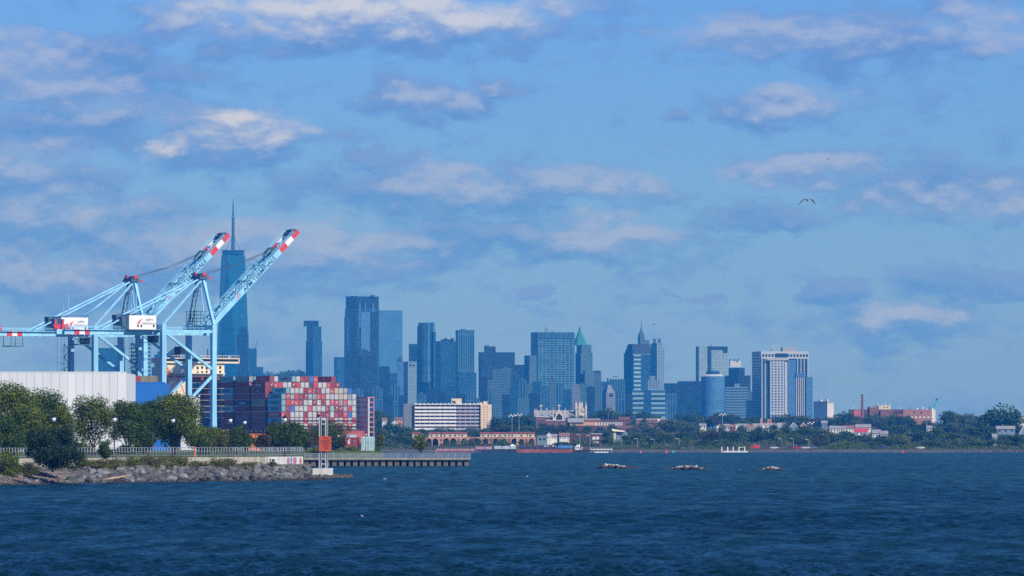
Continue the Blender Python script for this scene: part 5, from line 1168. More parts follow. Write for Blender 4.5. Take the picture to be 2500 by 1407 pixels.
# (px, top row, width px, distance, tone)
FAR_TREES = [(893, 1012, 46, 5000, 0), (912, 1001, 52, 5300, 0), (938, 1012, 44, 5100, 1), (905, 1040, 44, 4100, 0), (930, 1044, 42, 4000, 1), (955, 1030, 46, 4300, 0), (980, 1032, 44, 4300, 0), (962, 1058, 52, 3700, 0), (990, 1054, 46, 3700, 1), (884, 1066, 34, 3650, 2), (1000, 1066, 34, 3600, 0), (944, 1070, 40, 3550, 2), (917, 1072, 40, 3520, 1), (1004, 1044, 34, 4100, 0),
    (1072, 1044, 34, 4500, 1), (1096, 1047, 26, 4500, 0), (1142, 1043, 32, 4450, 0), (1160, 1050, 26, 4300, 1), (1030, 1046, 30, 4500, 0), (1054, 1050, 26, 4400, 1), (1120, 1052, 24, 4300, 1), (1180, 1046, 26, 4500, 2),
    (1214, 1016, 44, 5000, 0), (1200, 1040, 34, 4600, 3), (1228, 1036, 46, 4600, 3), (1244, 1014, 40, 5200, 0), (1268, 1010, 56, 5000, 0), (1292, 1012, 48, 5000, 0), (1256, 1036, 44, 4500, 0), (1284, 1038, 46, 4450, 1), (1310, 1046, 40, 4300, 0), (1232, 1082, 34, 3560, 1), (1226, 1086, 26, 3540, 2),
    (1334, 1036, 30, 4700, 0), (1352, 1042, 44, 4500, 3), (1384, 1040, 46, 4500, 3), (1330, 1054, 36, 4200, 0), (1365, 1054, 44, 4200, 0), (1402, 1048, 40, 4350, 3), (1396, 1012, 34, 5200, 0), (1418, 1014, 30, 5200, 0), (1382, 1078, 36, 3560, 1), (1362, 1080, 26, 3540, 0), (1410, 1078, 26, 3600, 0),
    (1458, 998, 42, 5600, 0), (1480, 992, 50, 5600, 0), (1500, 1001, 34, 5550, 1), (1532, 1000, 44, 5600, 0), (1560, 1003, 44, 5600, 0), (1590, 1008, 46, 5550, 0), (1612, 1014, 34, 5500, 1), (1476, 1048, 34, 4200, 1), (1484, 1066, 32, 3700, 0), (1440, 1082, 30, 3560, 2), (1462, 1086, 34, 3540, 2),
    (1322, 1030, 26, 4750, 0), (1345, 1032, 24, 4780, 1), (1372, 1034, 26, 4760, 0), (1405, 1034, 28, 4650, 0), (1432, 1038, 26, 4600, 1), (1462, 1042, 30, 4560, 0), (1494, 1034, 24, 4700, 1), (1510, 1042, 30, 4500, 0), (1570, 1018, 22, 4900, 1), (1536, 1030, 22, 4800, 0), (1762, 1034, 20, 4600, 0), (1812, 1036, 22, 4600, 1), (1850, 1036, 20, 4600, 0), (1888, 1036, 22, 4600, 0), (1918, 1032, 24, 4600, 0), (2134, 1006, 26, 5300, 0), (2176, 1008, 24, 5300, 1), (2222, 1012, 26, 5250, 0),
    (1548, 1040, 34, 4400, 3), (1566, 1030, 38, 4500, 2), (1530, 1062, 38, 3700, 0), (1556, 1060, 42, 3750, 0), (1520, 1084, 38, 3520, 1), (1548, 1086, 34, 3500, 2), (1590, 1040, 56, 4200, 2), (1624, 1024, 58, 4600, 2), (1656, 1020, 60, 4600, 2), (1684, 1030, 48, 4500, 2), (1600, 1062, 56, 3700, 0), (1634, 1056, 56, 3750, 1), (1668, 1052, 56, 3800, 0), (1580, 1084, 40, 3500, 0), (1660, 1082, 44, 3480, 2),
    (1664, 1010, 40, 5500, 0), (1688, 1003, 44, 5500, 0), (1712, 1015, 42, 5400, 1), (1740, 1014, 42, 5400, 3), (1764, 1005, 52, 5500, 0), (1792, 1010, 44, 5400, 0), (1816, 1020, 38, 5300, 1), (1836, 1016, 24, 5400, 0), (1842, 1012, 20, 5450, 0), (1700, 1046, 54, 4000, 1), (1732, 1050, 56, 3800, 3), (1764, 1044, 50, 4000, 0), (1756, 1074, 52, 3520, 2), (1790, 1050, 56, 3800, 0), (1826, 1046, 56, 3850, 0), (1860, 1044, 52, 3850, 0), (1786, 1080, 34, 3480, 2), (1712, 1074, 44, 3560, 0),
    (1878, 1018, 30, 5300, 1), (1906, 1014, 44, 5300, 0), (1934, 1006, 56, 5400, 0), (1960, 1014, 48, 5350, 1), (1990, 1018, 40, 5300, 3), (2016, 1016, 40, 5300, 0), (1896, 1048, 56, 3800, 1), (1908, 1058, 30, 3500, 4), (1930, 1042, 54, 3900, 0), (1966, 1040, 54, 3900, 0), (1950, 1056, 42, 3560, 1), (1998, 1046, 50, 3850, 1), (1996, 1062, 28, 3480, 3), (2014, 1058, 30, 3480, 2), (2026, 1052, 40, 3800, 1),
    (2044, 1010, 48, 5400, 0), (2072, 1004, 52, 5400, 0), (2060, 1030, 46, 4600, 3), (2096, 1012, 40, 5350, 1), (2124, 1012, 44, 5300, 2), (2076, 1050, 52, 3800, 0), (2110, 1058, 46, 3750, 0), (2048, 1082, 36, 3420, 4), (2076, 1078, 42, 3430, 4), (2106, 1080, 38, 3440, 4), (2128, 1078, 36, 3440, 1), (2092, 1030, 40, 4600, 1),
    (2152, 1014, 46, 5200, 2), (2180, 1014, 48, 5200, 0), (2208, 1014, 44, 5150, 0), (2160, 1036, 52, 4400, 0), (2196, 1036, 54, 4400, 1), (2232, 1024, 46, 4600, 0), (2264, 1024, 44, 4600, 0), (2180, 1064, 46, 3500, 1), (2212, 1060, 40, 3500, 4), (2150, 1062, 36, 3560, 0), (2240, 1050, 54, 3800, 0), (2276, 1044, 54, 3900, 0),
    (2306, 1002, 56, 4900, 0), (2338, 1006, 44, 4800, 1), (2362, 1008, 46, 4800, 2), (2320, 1030, 60, 4300, 2), (2356, 1032, 58, 4300, 2), (2312, 1054, 56, 3750, 1), (2350, 1056, 56, 3750, 2), (2336, 1068, 30, 3520, 4), (2385, 1042, 56, 4000, 0), (2394, 1012, 44, 4700, 0), (2270, 1074, 44, 3480, 0), (2300, 1080, 40, 3460, 1), (2390, 1076, 46, 3500, 1), (2360, 1082, 40, 3450, 0),
    (2438, 981, 98, 4300, 0), (2412, 1004, 52, 4350, 0), (2470, 1004, 46, 4400, 1), (2410, 1036, 50, 4000, 0), (2455, 1060, 52, 3700, 0), (2490, 1058, 50, 3700, 1), (2500, 1036, 44, 4100, 0), (2424, 1070, 46, 3560, 1), (2470, 1078, 46, 3500, 0), (2510, 1078, 46, 3500, 0), (2448, 1042, 46, 4100, 1)]
cnt = {}
for i, (px, top, w, D, tone) in enumerate(sorted(FAR_TREES)):
    zb = hill(D) - 0.3; h = Z(top, D) - zb; wm = M(w, D) * 1.14
    if h < 2: continue
    t = thing('bank_tree', 'x', 'tree', (X(px, D), D, zb), 0, 'trees on the far bank')
    key = (where(px), tone); cnt[key] = cnt.get(key, 0) + 1
    t['label'] = f'{TONE[tone]} tree {where(px)}, {ordn(cnt[key] - 1)} such from left'
    tr, crs = FTS[(i * 5 + 2) % 9]; rz = (i * 2.399) % 6.28
    for nm, me in (('trunk', tr), ('crown', crs[tone])): link(nm, me, t, None, rz, (wm, wm, h))
# undergrowth along the whole bank: no single plants to pick out
rng = np.random.default_rng(77); lob = []
for i in range(620):
    px = rng.uniform(870, 2560); D = rng.choice([3338, 3360, 3380, 3420, 3600, 3900, 4300, 4800, 5250]) + rng.uniform(-25, 25)
    if D < 3500 and (1012 < px < 1500 or 1840 < px < 2000): continue
    r = rng.uniform(2.0, 4.5) * (0.55 if D < 3500 else 1); lob.append((X(px, D), D, hill(D) + r * 0.35, r * 1.5, r, r * 0.9))
tag(link('undergrowth', leaf_mesh('undergrowth', rng, lob, 70000, 0.6, FT_MID)), 'low green undergrowth between the far bank trees', 'undergrowth', kind='stuff')
# low wooded ridge seen far off, left of the skyline
rng = np.random.default_rng(78); lob = []
for i in range(90):
    px = rng.uniform(600, 752); D = rng.uniform(12800, 13200); r = rng.uniform(7, 14); lob.append((X(px, D), D, Z(921 if px > 690 else 926, D) + rng.uniform(-16, 2), r * 1.8, r, r))
tag(link('far_wood', leaf_mesh('far_wood', rng, lob, 26000, 3.2, FT_DARK)), 'hazy wooded ridge far off above the container ship', 'wood', kind='stuff')
mb = MB(); p_ = [X(v, 13000) for v in (520, 600, 700, 740, 800)]; zt_ = [Z(v, 13000) for v in (950, 926, 917, 917, 950)]
for x, z in zip(p_, zt_): mb.v += [(x, 12500, 2), (x, 13000, z), (x, 13600, 2)]
for i in range(4): mb.f += [(i * 3, i * 3 + 3, i * 3 + 4, i * 3 + 1), (i * 3 + 1, i * 3 + 4, i * 3 + 5, i * 3 + 2)]
tag(mb.build('far_ridge', M_FARLAND), kind='structure')

# ------------------------------------------------------------------ buildings on the far bank
M_BRICK = mat('red_brick', (0.20, 0.10, 0.092), 0.9, 0, 0.15, 0.3); M_BRICKD = mat('dark_brick', (0.11, 0.055, 0.055), 0.9, 0, 0.15, 0.3); M_ORB = mat('tan_brick', (0.58, 0.33, 0.20), 0.9, 0, 0.12, 0.3); M_TERRA = mat('terracotta_wall', (0.48, 0.25, 0.18), 0.9, 0, 0.1, 0.3); M_CREAMW = mat('cream_render', (0.62, 0.55, 0.40), 0.85, 0, 0.07, 0.3)
M_HWHITE = mat('white_siding', (0.70, 0.70, 0.68), 0.8, 0, 0.1, 0.5); M_RROOF = mat('red_tile_roof', (0.30, 0.07, 0.06), 0.85, 0, 0.15, 0.6); M_SHING = mat('grey_shingle_roof', (0.27, 0.28, 0.29), 0.9, 0, 0.15, 0.5); M_BROOF = mat('brown_roof', (0.24, 0.14, 0.12), 0.9, 0, 0.15, 0.5); M_SLATE = mat('slate_blue_wall', (0.16, 0.24, 0.32), 0.85, 0, 0.1, 0.4); M_STONE = mat('pale_church_stone', (0.62, 0.55, 0.46), 0.9, 0, 0.12, 0.4); M_DKW = mat('dark_shade_glass', (0.03, 0.04, 0.05), 0.3)
class Near:
    def __init__(s, name, label, l, r, base, D, cat, rz=0):
        s.D = D; s.l = l; s.r = r; s.zb = hill(D) - 0.5 if base is None else Z(base, D)
        s.t = thing(name, label, cat, (X(l, D), D, s.zb), rz)
    def x(s, px): return M(px - s.l, s.D)
    def z(s, py): return Z(py, s.D) - s.zb
    def box(s, nm, l, r, top, bot, m, y0=0.0, y1=10.0, parent=None): return MB().box(s.x(l), s.x(r), y0, y1, -3 if bot is None else s.z(bot), s.z(top)).build(nm, m, parent or s.t)
# balcony block
b = Near('balcony_block', 'long white apartment block with seven rows of balconies and yellowish end', 985, 1200, None, 5200, 'apartment block')
b.box('wall', 1012, 1174, 988, None, mat('block_shade_wall', (0.10, 0.11, 0.13), 0.9), 1.6, 16); b.box('grey_flank', 985, 1013.5, 986, None, mat('grey_flank', (0.17, 0.20, 0.22), 0.9), 3.0, 17)  # dark colours stand in for shade behind balconies and on the flank
b.box('roof_slab', 1011, 1174, 986.2, 988.6, M_HWHITE, 0.2, 16.2)
M_BALC = mat('white_balcony_front', (0.82, 0.82, 0.82), 0.7, 0, 0.04); M_BALC2 = mat('greyish_balcony_front', (0.46, 0.44, 0.50), 0.7, 0, 0.06)  # second tone is greyer and slightly purple
for yc in (995.6, 1004.3, 1012.6, 1021.2, 1030, 1038.8, 1047.4):
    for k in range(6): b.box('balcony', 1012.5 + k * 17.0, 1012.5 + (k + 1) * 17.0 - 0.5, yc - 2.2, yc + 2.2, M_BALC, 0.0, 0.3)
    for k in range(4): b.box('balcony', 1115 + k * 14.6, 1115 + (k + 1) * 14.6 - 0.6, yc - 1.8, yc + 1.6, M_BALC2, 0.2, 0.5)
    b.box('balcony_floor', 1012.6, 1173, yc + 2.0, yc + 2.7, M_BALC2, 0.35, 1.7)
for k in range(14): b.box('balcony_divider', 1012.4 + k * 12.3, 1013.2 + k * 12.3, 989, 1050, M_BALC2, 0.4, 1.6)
en = b.box('stair_end', 1173.5, 1200, 988, None, mat('yellowish_end_wall', (0.74, 0.60, 0.42), 0.85, 0, 0.06, 0.3), -1.5, 15)
for k in range(9):
    for px in (1181, 1188): b.box('window', px, px + 1.6, 992 + k * 6.4, 995 + k * 6.4, M_DKW, -1.56, -1.4, en)
b.box('roof_house', 1102, 1127, 973, 986, M_CREAMW, 4, 10); b.box('roof_house_door', 1104, 1112, 979, 986, M_DKW, 3.9, 4.1); b.box('stair_head', 1180, 1190, 980, 988, M_CREAMW, 1, 8); b.box('stair_head', 1171, 1181, 983, 988, M_CREAMW, 2, 8)
for k in range(16): b.box('roof_vent', 1014 + k * 10.1, 1017 + k * 10.1, 984.4, 986.3, M_HWHITE, 3, 4)
# arcaded terracotta row
a = Near('arcade_building', 'terracotta arcade with cream upper storeys and red roofs at the waterline', 1007, 1308, 1094, 3640, 'arcade')
a.box('rear_wall', 1008, 1307, 1067, None, mat('arcade_shade', (0.05, 0.04, 0.04), 0.9), 4.0, 12)  # near-black rear wall, shade inside the arches put into its colour
def arch_wall(bays, ztop, zb):
    mb = MB()
    for l, r, spring in bays:
        x0, x1 = a.x(l), a.x(r); zs = a.z(spring); cx, rr = (x0 + x1) / 2, (x1 - x0) / 2; hh = min(rr, ztop - zs - 0.5); n = 10
        arc = [(cx - rr * math.cos(math.pi * i / n), zs + hh * math.sin(math.pi * i / n)) for i in range(n + 1)]
        for (xa, za), (xb, zb_) in zip(arc[:-1], arc[1:]): mb.add([(xa, 0, za), (xb, 0, zb_), (xb, 0, ztop), (xa, 0, ztop), (xa, 1.2, za), (xb, 1.2, zb_)], [(0, 1, 2, 3), (0, 4, 5, 1)])
    prev = a.x(1007)
    for l, r, spring in bays + [(1308, 1308, 1090)]:
        if a.x(l) - prev > 0.05: mb.box(prev, a.x(l), 0, 1.2, zb, ztop)
        prev = a.x(r)
    return mb
bays = [(1021, 1036, 1078), (1041, 1054, 1078), (1056, 1070, 1078), (1082, 1097, 1078), (1099, 1114, 1078), (1126, 1140, 1078), (1143, 1175, 1079), (1178, 1192, 1078), (1204, 1218, 1078), (1221, 1238, 1080), (1249, 1263, 1078), (1267, 1279, 1078), (1291, 1305, 1078)]
arch_wall(bays, a.z(1067.5), -1).build('arcade_wall', M_TERRA, a.t)
for l, r in ((1075, 1079), (1118, 1122), (1196, 1200), (1242, 1246), (1283, 1287)):
    for py in (1075, 1086): a.box('small_window', l, r, py - 2.4, py + 2.4, M_DKW, -0.05, 0.1)
for l, r in ((1007, 1030), (1047, 1075), (1079, 1120), (1122, 1140), (1173, 1199), (1201, 1241), (1244, 1266), (1266.5, 1286), (1288, 1305)):
    u = a.box('upper_storey', l, r, 1059, 1067.3, M_CREAMW, 0.6, 9)
    MB().gable(a.x(l) - 0.3, a.x(r) + 0.3, 0.2, 9.4, a.z(1059), a.z(1055.5), 'x').build('roof', M_RROOF, a.t)
    for k in range(max(1, int((r - l) / 13))): a.box('window', l + 4 + k * 13, l + 9 + k * 13, 1062, 1065.6, M_DKW, 0.54, 0.7, u)
for px in (1141, 1262): MB().bar((a.x(px), -0.2, 0), (a.x(px), -0.2, a.z(1066)), 0.3).build('downpipe', M_HWHITE, a.t)
# church
c = Near('church', 'pale stone church with pinnacled tower and grey roofs', 1303, 1452, None, 5300, 'church')
c.box('nave_wall', 1308, 1404, 1020, None, M_BRICK, 2, 22); MB().gable(c.x(1304), c.x(1405), 1, 23, c.z(1020), c.z(1002), 'x').build('nave_roof', M_GREYROOF, c.t)
MB().add([(c.x(1350), 0, c.z(1026)), (c.x(1380), 0, c.z(1026)), (c.x(1365), 0, c.z(998)), (c.x(1350), 3, c.z(1026)), (c.x(1380), 3, c.z(1026)), (c.x(1365), 3, c.z(998))], [(0, 1, 2), (5, 4, 3), (0, 2, 5, 3), (2, 1, 4, 5)]).build('front_gable', M_STONE, c.t)
MB().add([(c.x(1358), -0.1, c.z(1026)), (c.x(1373), -0.1, c.z(1026)), (c.x(1373), -0.1, c.z(1017)), (c.x(1365), -0.1, c.z(1009)), (c.x(1358), -0.1, c.z(1017))], [(0, 1, 2, 3, 4)]).build('gable_window', M_DKW, c.t)
MB().box(c.x(1352), c.x(1378), 0.2, 8, -3, c.z(1026)).build('front_wall', M_BRICK, c.t)
def pinn(px, bot, top, y=0.0, w=2.2):
    h = M(w, c.D) / 2; x = c.x(px); zb, zt = c.z(bot), c.z(top); zm = zb + (zt - zb) * 0.55
    MB().box(x - h, x + h, y - h, y + h, zb, zm).add([(x - h * 1.2, y - h * 1.2, zm), (x + h * 1.2, y - h * 1.2, zm), (x + h * 1.2, y + h * 1.2, zm), (x - h * 1.2, y + h * 1.2, zm), (x, y, zt)], [(3, 2, 1, 0), (0, 1, 4), (1, 2, 4), (2, 3, 4), (3, 0, 4)]).build('pinnacle', M_STONE, c.t)
for px, b_, t_ in ((1351, 1026, 993), (1380, 1022, 993), (1306, 1016, 996), (1311, 1016, 997), (1335, 1004, 995)): pinn(px, b_, t_)
for px, top in ((1321, 988), (1365, 987)):
    x = c.x(px); MB().box(x - 0.35, x + 0.35, 0.2, 0.8, c.z(1002), c.z(top)).box(x - 1.5, x + 1.5, 0.25, 0.75, c.z(top + 4.2), c.z(top + 2.4)).build('roof_cross', M_STONE, c.t)
c.box('tower', 1405.5, 1433, 998, None, M_STONE, 4, 14)
for px, y in ((1407, 4), (1416, 14), (1421, 4), (1431, 4)): pinn(px, 1000 if px < 1430 else 1020, 979.5, y, 4.0)
c.box('tower_recess', 1409, 1414, 990, 1016, M_GREYROOF, 3.9, 4.1)
for px in (1419.5, 1424): c.box('belfry_window', px, px + 2.4, 1003, 1007.5, M_DKW, 3.9, 4.1)
MB().gable(c.x(1378), c.x(1410), 2, 20, c.z(1022), c.z(1003), 'x').build('aisle_roof', M_GREYROOF, c.t)
def block(name, label, l, r, top, bot, D, m, roof=None, wins=(), cat='building', rz=0, depth=12):
    o = Near(name, label, l, r, None, D, cat, rz); o.box('wall', l, r, top, None if bot is None else bot, m, 0, depth)
    if roof: o.box('roof_edge', l - 0.4, r + 0.4, top - 1.2, top + 0.2, roof, -0.3, depth + 0.3)
    for (wl, wr, wt, wb, n) in wins:
        for k in range(n): q = (wr - wl) / n; o.box('window', wl + k * q + q * 0.22, wl + (k + 1) * q - q * 0.22, wt, wb, M_DKW, -0.08, 0.1)
    return o
block('brick_school', 'red brick block with white roof box left of the church front', 1309, 1331, 1018, None, 4900, M_BRICK, M_HWHITE, [(1312, 1330, 1026, 1030, 4)])
block('brick_annex', 'red brick annex right below the church gable', 1334, 1378, 1027, None, 4880, M_BRICK, M_HWHITE, [(1336, 1376, 1029.5, 1032, 8)])
o = block('tan_hall', 'tan brick hall with grey roof below the church tower', 1392, 1454, 1031, 1040, 4850, M_ORB, None, [(1396, 1422, 1034, 1037, 4)]); MB().gable(o.x(1386), o.x(1426), -1, 13, o.z(1031.5), o.z(1021), 'x').build('roof', M_GREYROOF, o.t)
block('flat_brick_shop', 'flat red brick building with light roof edge right of the tan hall', 1426, 1466, 1024, None, 5000, M_BRICK, M_HWHITE, [])
block('dark_brick_terrace', 'long dark brick terrace with level roof in mid slope', 1467, 1545, 1024.5, 1031, 4980, M_BRICKD, None, [])
block('pale_shop_row', 'pale shop fronts strung below the dark brick terrace', 1453, 1519, 1032, 1039, 4860, M_HWHITE, None, [(1456, 1518, 1033.5, 1037, 9)])
block('long_dark_shed', 'long dark roofed shed below the tan hall', 1404, 1472, 1039.5, 1054, 4700, M_BRICKD, None, [])
block('long_brick_shed', 'long red brick shed right of the dark roofed shed', 1471, 1545, 1038.5, None, 4720, M_BRICK, None, [(1473, 1540, 1046, 1049, 10)])
block('right_brick_range', 'low red brick range with white gatehouse above the willow trees', 1553, 1625, 1024, None, 5050, M_BRICK, M_HWHITE, [(1578, 1622, 1032, 1036, 5)])
o = block('gatehouse', 'small white gatehouse set in the red brick range', 1601, 1618, 1031, None, 5020, M_CREAMW, None, [(1603, 1616, 1034, 1038, 1)]); o.box('roof_tower', 1605, 1611, 1024, 1031, M_HWHITE, 1, 4)
block('brick_gable_hall', 'brick hall with pale sloping roof above the terrace', 1511, 1538, 1018, None, 5150, M_BRICK, None).t
o = block('canopy_house', 'bright cream canopy house with slanted roof by the shore trees', 1498, 1504, 1050, None, 3850, M_CREAMW, None); MB().add([(o.x(1493), -1, o.z(1047)), (o.x(1526), -1, o.z(1052)), (o.x(1524), -1, o.z(1055)), (o.x(1496), -1, o.z(1053)), (o.x(1493), 6, o.z(1047)), (o.x(1526), 6, o.z(1052)), (o.x(1524), 6, o.z(1055)), (o.x(1496), 6, o.z(1053))], [(3, 2, 1, 0), (4, 5, 6, 7), (0, 1, 5, 4), (1, 2, 6, 5), (2, 3, 7, 6), (3, 0, 4, 7)]).build('slanted_roof', mat('bright_cream', (0.85, 0.82, 0.62), 0.6), o.t); o.box('slate_wall', 1505, 1532, 1055, None, M_SLATE, 1, 6)
block('slate_house', 'slate blue gabled house right of the arcade', 1311, 1336, 1064, None, 3660, M_SLATE, M_GREYROOF, [(1314, 1334, 1070, 1075, 2)])
def house(label, l, r, eave, ridge, D, wall_m, roof_m, along='y', n=2, chim=False, depth=9):
    o = Near('house', label, l, r, None, D, 'house'); w = o.box('wall', l, r, eave, None, wall_m, 0, depth)
    x0, x1 = o.x(l), o.x(r)
    if along == 'y': MB().add([(x0, 0, o.z(eave)), (x1, 0, o.z(eave)), ((x0 + x1) / 2, 0, o.z(ridge))], [(0, 1, 2)]).build('gable', wall_m, o.t)
    MB().gable(x0 - 0.35, x1 + 0.35, 0.1 if along == 'y' else -0.5, depth + 0.5, o.z(eave) + 0.02, o.z(ridge) + 0.25, along).build('roof', roof_m, o.t); rf = o.t.children[-1]
    if along == 'y':
        for s in (x0 - 0.35, x1 + 0.35): MB().bar((s, 0.02, o.z(eave)), ((x0 + x1) / 2, 0.02, o.z(ridge) + 0.25), 0.25, 0.35).build('barge_board', M_HWHITE, o.t)
    for k in range(n): q = (r - l) / n; o.box('window', l + q * (k + 0.3), l + q * (k + 0.7), eave + 2.5, eave + 6, M_DKW, -0.08, 0.1, w)
    if chim: MB().box(x0 + (x1 - x0) * 0.7, x0 + (x1 - x0) * 0.78, depth * 0.4, depth * 0.5, o.z(eave), o.z(ridge - 4)).build('chimney', M_BRICK, rf)
    return o
house('white gabled house with tall windows right of the slate house', 1335, 1346, 1064, 1058, 3680, M_HWHITE, M_SHING, 'y', 2)
house('white house wing with brown roof beside the tall white gable', 1346, 1360, 1066, 1061, 3685, M_HWHITE, M_SHING, 'x', 3)
house('pale house with pinkish roof left of the dark brick sheds', 1366, 1390, 1065, 1058, 3700, M_HWHITE, M_BROOF, 'x', 4)
block('dark_works', 'dark brick works with tall openings behind the moored tug', 1392, 1444, 1061, None, 3720, M_BRICKD, M_BROOF, [(1396, 1442, 1068, 1082, 5)])
block('white_dot_house', 'brick front with big white roundels right of the dark works', 1444, 1470, 1060, None, 3725, M_BRICKD, M_HWHITE, [])
o = Near('roundel_panel', 'white twin window panels on the brick front', 1446, 1468, None, 3722, 'window panel')
for k in range(2): MB().lathe([(1.0, 0), (1.0, 0.15)], 12).build('roundel', M_HWHITE, o.t, (o.x(1450 + k * 9), 0, o.z(1070))); o.t.children[-1].rotation_euler = (math.pi / 2, 0, 0)
for k in range(4): o.box('pane', 1447 + k * 4, 1449.5 + k * 4, 1078, 1083, M_HWHITE, 0, 0.3)
ridge_houses = [(1749, 1766, 1043, 1036.5, 'white front gable', M_HWHITE, M_SHING, 'y'), (1765, 1783, 1042, 1036, 'long grey roof', M_HWHITE, M_SHING, 'x'), (1782, 1796, 1043, 1037, 'brown roof', M_BRICK, M_BROOF, 'x'), (1790, 1802, 1045, 1036.5, 'steep pale gable', M_HWHITE, M_BROOF, 'y'), (1801, 1826, 1046, 1035.5, 'broad grey roof', M_HWHITE, M_SHING, 'x'), (1823, 1840, 1045, 1037, 'small white porch', M_HWHITE, M_BROOF, 'x'), (1838, 1862, 1046, 1035, 'wide grey hip', M_HWHITE, M_SHING, 'x'), (1856, 1872, 1047, 1038, 'white dormer gable', M_HWHITE, M_SHING, 'y'), (1870, 1902, 1045, 1034.5, 'long blue grey roof', M_HWHITE, M_SHING, 'x'), (1900, 1918, 1044, 1033, 'hidden grey roof', M_SLATE, M_SHING, 'x'), (1928, 1947, 1043, 1033, 'big white framed gable', M_SLATE, M_SHING, 'y'), (1955, 1968, 1042, 1033, 'narrow white gable', M_BRICK, M_SHING, 'y'), (1708, 1724, 1040, 1035, 'low pale roof', M_HWHITE, M_SHING, 'x')]
for i, (l, r, e, rd, d, wm_, rm_, al) in enumerate(sorted(ridge_houses, key=lambda q: q[0])): house(f'ridge house with {d}, {ordn(i)} from the left in the hillside row', l, r, e, rd, 4680 + (i % 3) * 25, wm_, rm_, al, 2 if r - l < 20 else 4, i % 3 == 0)
for l, r, e, rd, D, d, wm_, rm_, al in ((2026, 2048, 1047, 1040.5, 4300, 'pale low house with grey roof left of the brown roof', M_HWHITE, M_SHING, 'x'), (2046, 2064, 1047, 1041, 4320, 'white house with mottled roof among the trees', M_HWHITE, M_SHING, 'x'), (2064, 2086, 1046, 1040, 4330, 'house with brown roof left of the bright red roof', M_HWHITE, M_BROOF, 'x'), (2088, 2118, 1055, 1047, 4100, 'white house under a bright red roof', M_HWHITE, mat('bright_red_roof', (0.48, 0.05, 0.07), 0.8), 'x'), (2090, 2126, 1044, 1037, 4500, 'grey roofed house above the bright red roof', M_HWHITE, M_SHING, 'x'), (2130, 2150, 1058, 1050, 4050, 'pale house with teal roof low on the slope', M_HWHITE, M_SHING, 'x'), (2150, 2168, 1060, 1053, 4040, 'white walled house with slate gable end', M_HWHITE, M_SHING, 'x'), (2264, 2276, 1046, 1040, 4300, 'lone pale house beside a tall pale mast', M_HWHITE, M_SHING, 'x'), (2433, 2478, 1048, 1041, 4000, 'slate blue house with long pale roof at right', M_SLATE, M_SHING, 'x'), (2484, 2512, 1028, 1016, 4500, 'white house cut by the right picture edge', M_HWHITE, M_SHING, 'x'), (2487, 2512, 1066, 1040, 3900, 'blue gabled house at the right picture edge', M_SLATE, M_SLATE, 'y'), (2424, 2434, 1068, 1060, 3640, 'small white hut in the trees at right', M_HWHITE, M_SHING, 'x'), (2006, 2020, 1034, 1028, 4900, 'grey house half hidden left of the mottled roof', M_SLATE, M_SHING, 'x'), (955, 970, 1036, 1029, 4480, 'white gabled house in the trees left of the balcony block', M_HWHITE, M_SHING, 'y'), (933, 944, 1026, 1021, 4900, 'small white house high in the left trees', M_HWHITE, M_BROOF, 'x'), (964, 982, 1024, 1020, 5000, 'low tan house left of the grey flank', M_ORB, M_BROOF, 'x')):
    house(d, l, r, e, rd, D, wm_, rm_, al, 3)
o = block('twin_stack_house', 'small orange brick house with two square chimneys on the ridge', 1855, 1890, 1033, None, 5000, M_TERRA, None); o.box('square_chimney', 1856.5, 1861, 1022, 1033, M_TERRA, 1, 3); o.box('square_chimney', 1874, 1884, 1024, 1033, M_TERRA, 1, 3); o.box('flue_opening', 1877, 1881, 1027.5, 1031, M_DKW, 0.9, 1.05)
# brick works on the right with the tall chimney
w = Near('brick_works', 'dark brick works with bright red end wall beside the tall chimney', 2074, 2212, None, 5600, 'factory')
w.box('wall', 2075, 2210, 1000, None, M_BRICKD, 2, 20); w.box('red_end_wall', 2085, 2101.5, 1001.5, None, mat('salmon_red_wall', (0.50, 0.13, 0.15), 0.85), 1.0, 3); w.box('brick_bay', 2123, 2144, 995, None, M_BRICK, 0, 6); w.box('cream_penthouse', 2146, 2175, 990, 1000, M_CREAMW, 3, 14); w.box('dark_penthouse', 2119, 2124, 993, 1000, M_BRICKD, 3, 8); w.box('roof_step', 2137, 2147, 990, 1000, M_SLATE, 4, 9); w.box('brick_bay', 2150, 2180, 1001, None, M_BRICK, 0.5, 3)
for px in (2158, 2166): w.box('window', px, px + 3, 993.5, 996, M_DKW, 2.9, 3.1)
for px, top in ((2084, 993), (2093, 994), (2144, 982), (2155, 984), (2163, 983), (2174, 984), (2200, 993)): MB().bar((w.x(px), 6, w.z(1000)), (w.x(px), 6, w.z(top)), 0.35).build('roof_aerial', M_HWHITE, w.t)
for k in range(6): w.box('window', 2183 + k * 4.5, 2185.5 + k * 4.5, 1006, 1011, M_DKW, 1.9, 2.05)
t = thing('brick_chimney', 'tall slim brick chimney in front of the dark works', 'chimney', (X(2105.5, 5560), 5560, hill(5560))); q = t.location.z
MB().lathe([(M(3.6, 5560), -2), (M(2.6, 5560), Z(966, 5560) - q)], 12).build('stack', M_BRICK, t); MB().lathe([(M(3.1, 5560), Z(966, 5560) - q), (M(3.0, 5560), Z(963.5, 5560) - q)], 12).build('rim', M_BRICKD, t)
w = Near('brick_store', 'long plain brick store with white vents on its roof', 2205, 2290, None, 5500, 'factory')
w.box('wall', 2205, 2275, 1000.5, None, mat('rose_brick', (0.32, 0.165, 0.155), 0.9, 0, 0.1, 0.2), 0, 18); w.box('white_end', 2275, 2284, 1000, None, M_HWHITE, 1, 14); w.box('brick_wing', 2192, 2206, 1011, None, M_BRICK, -1, 5)
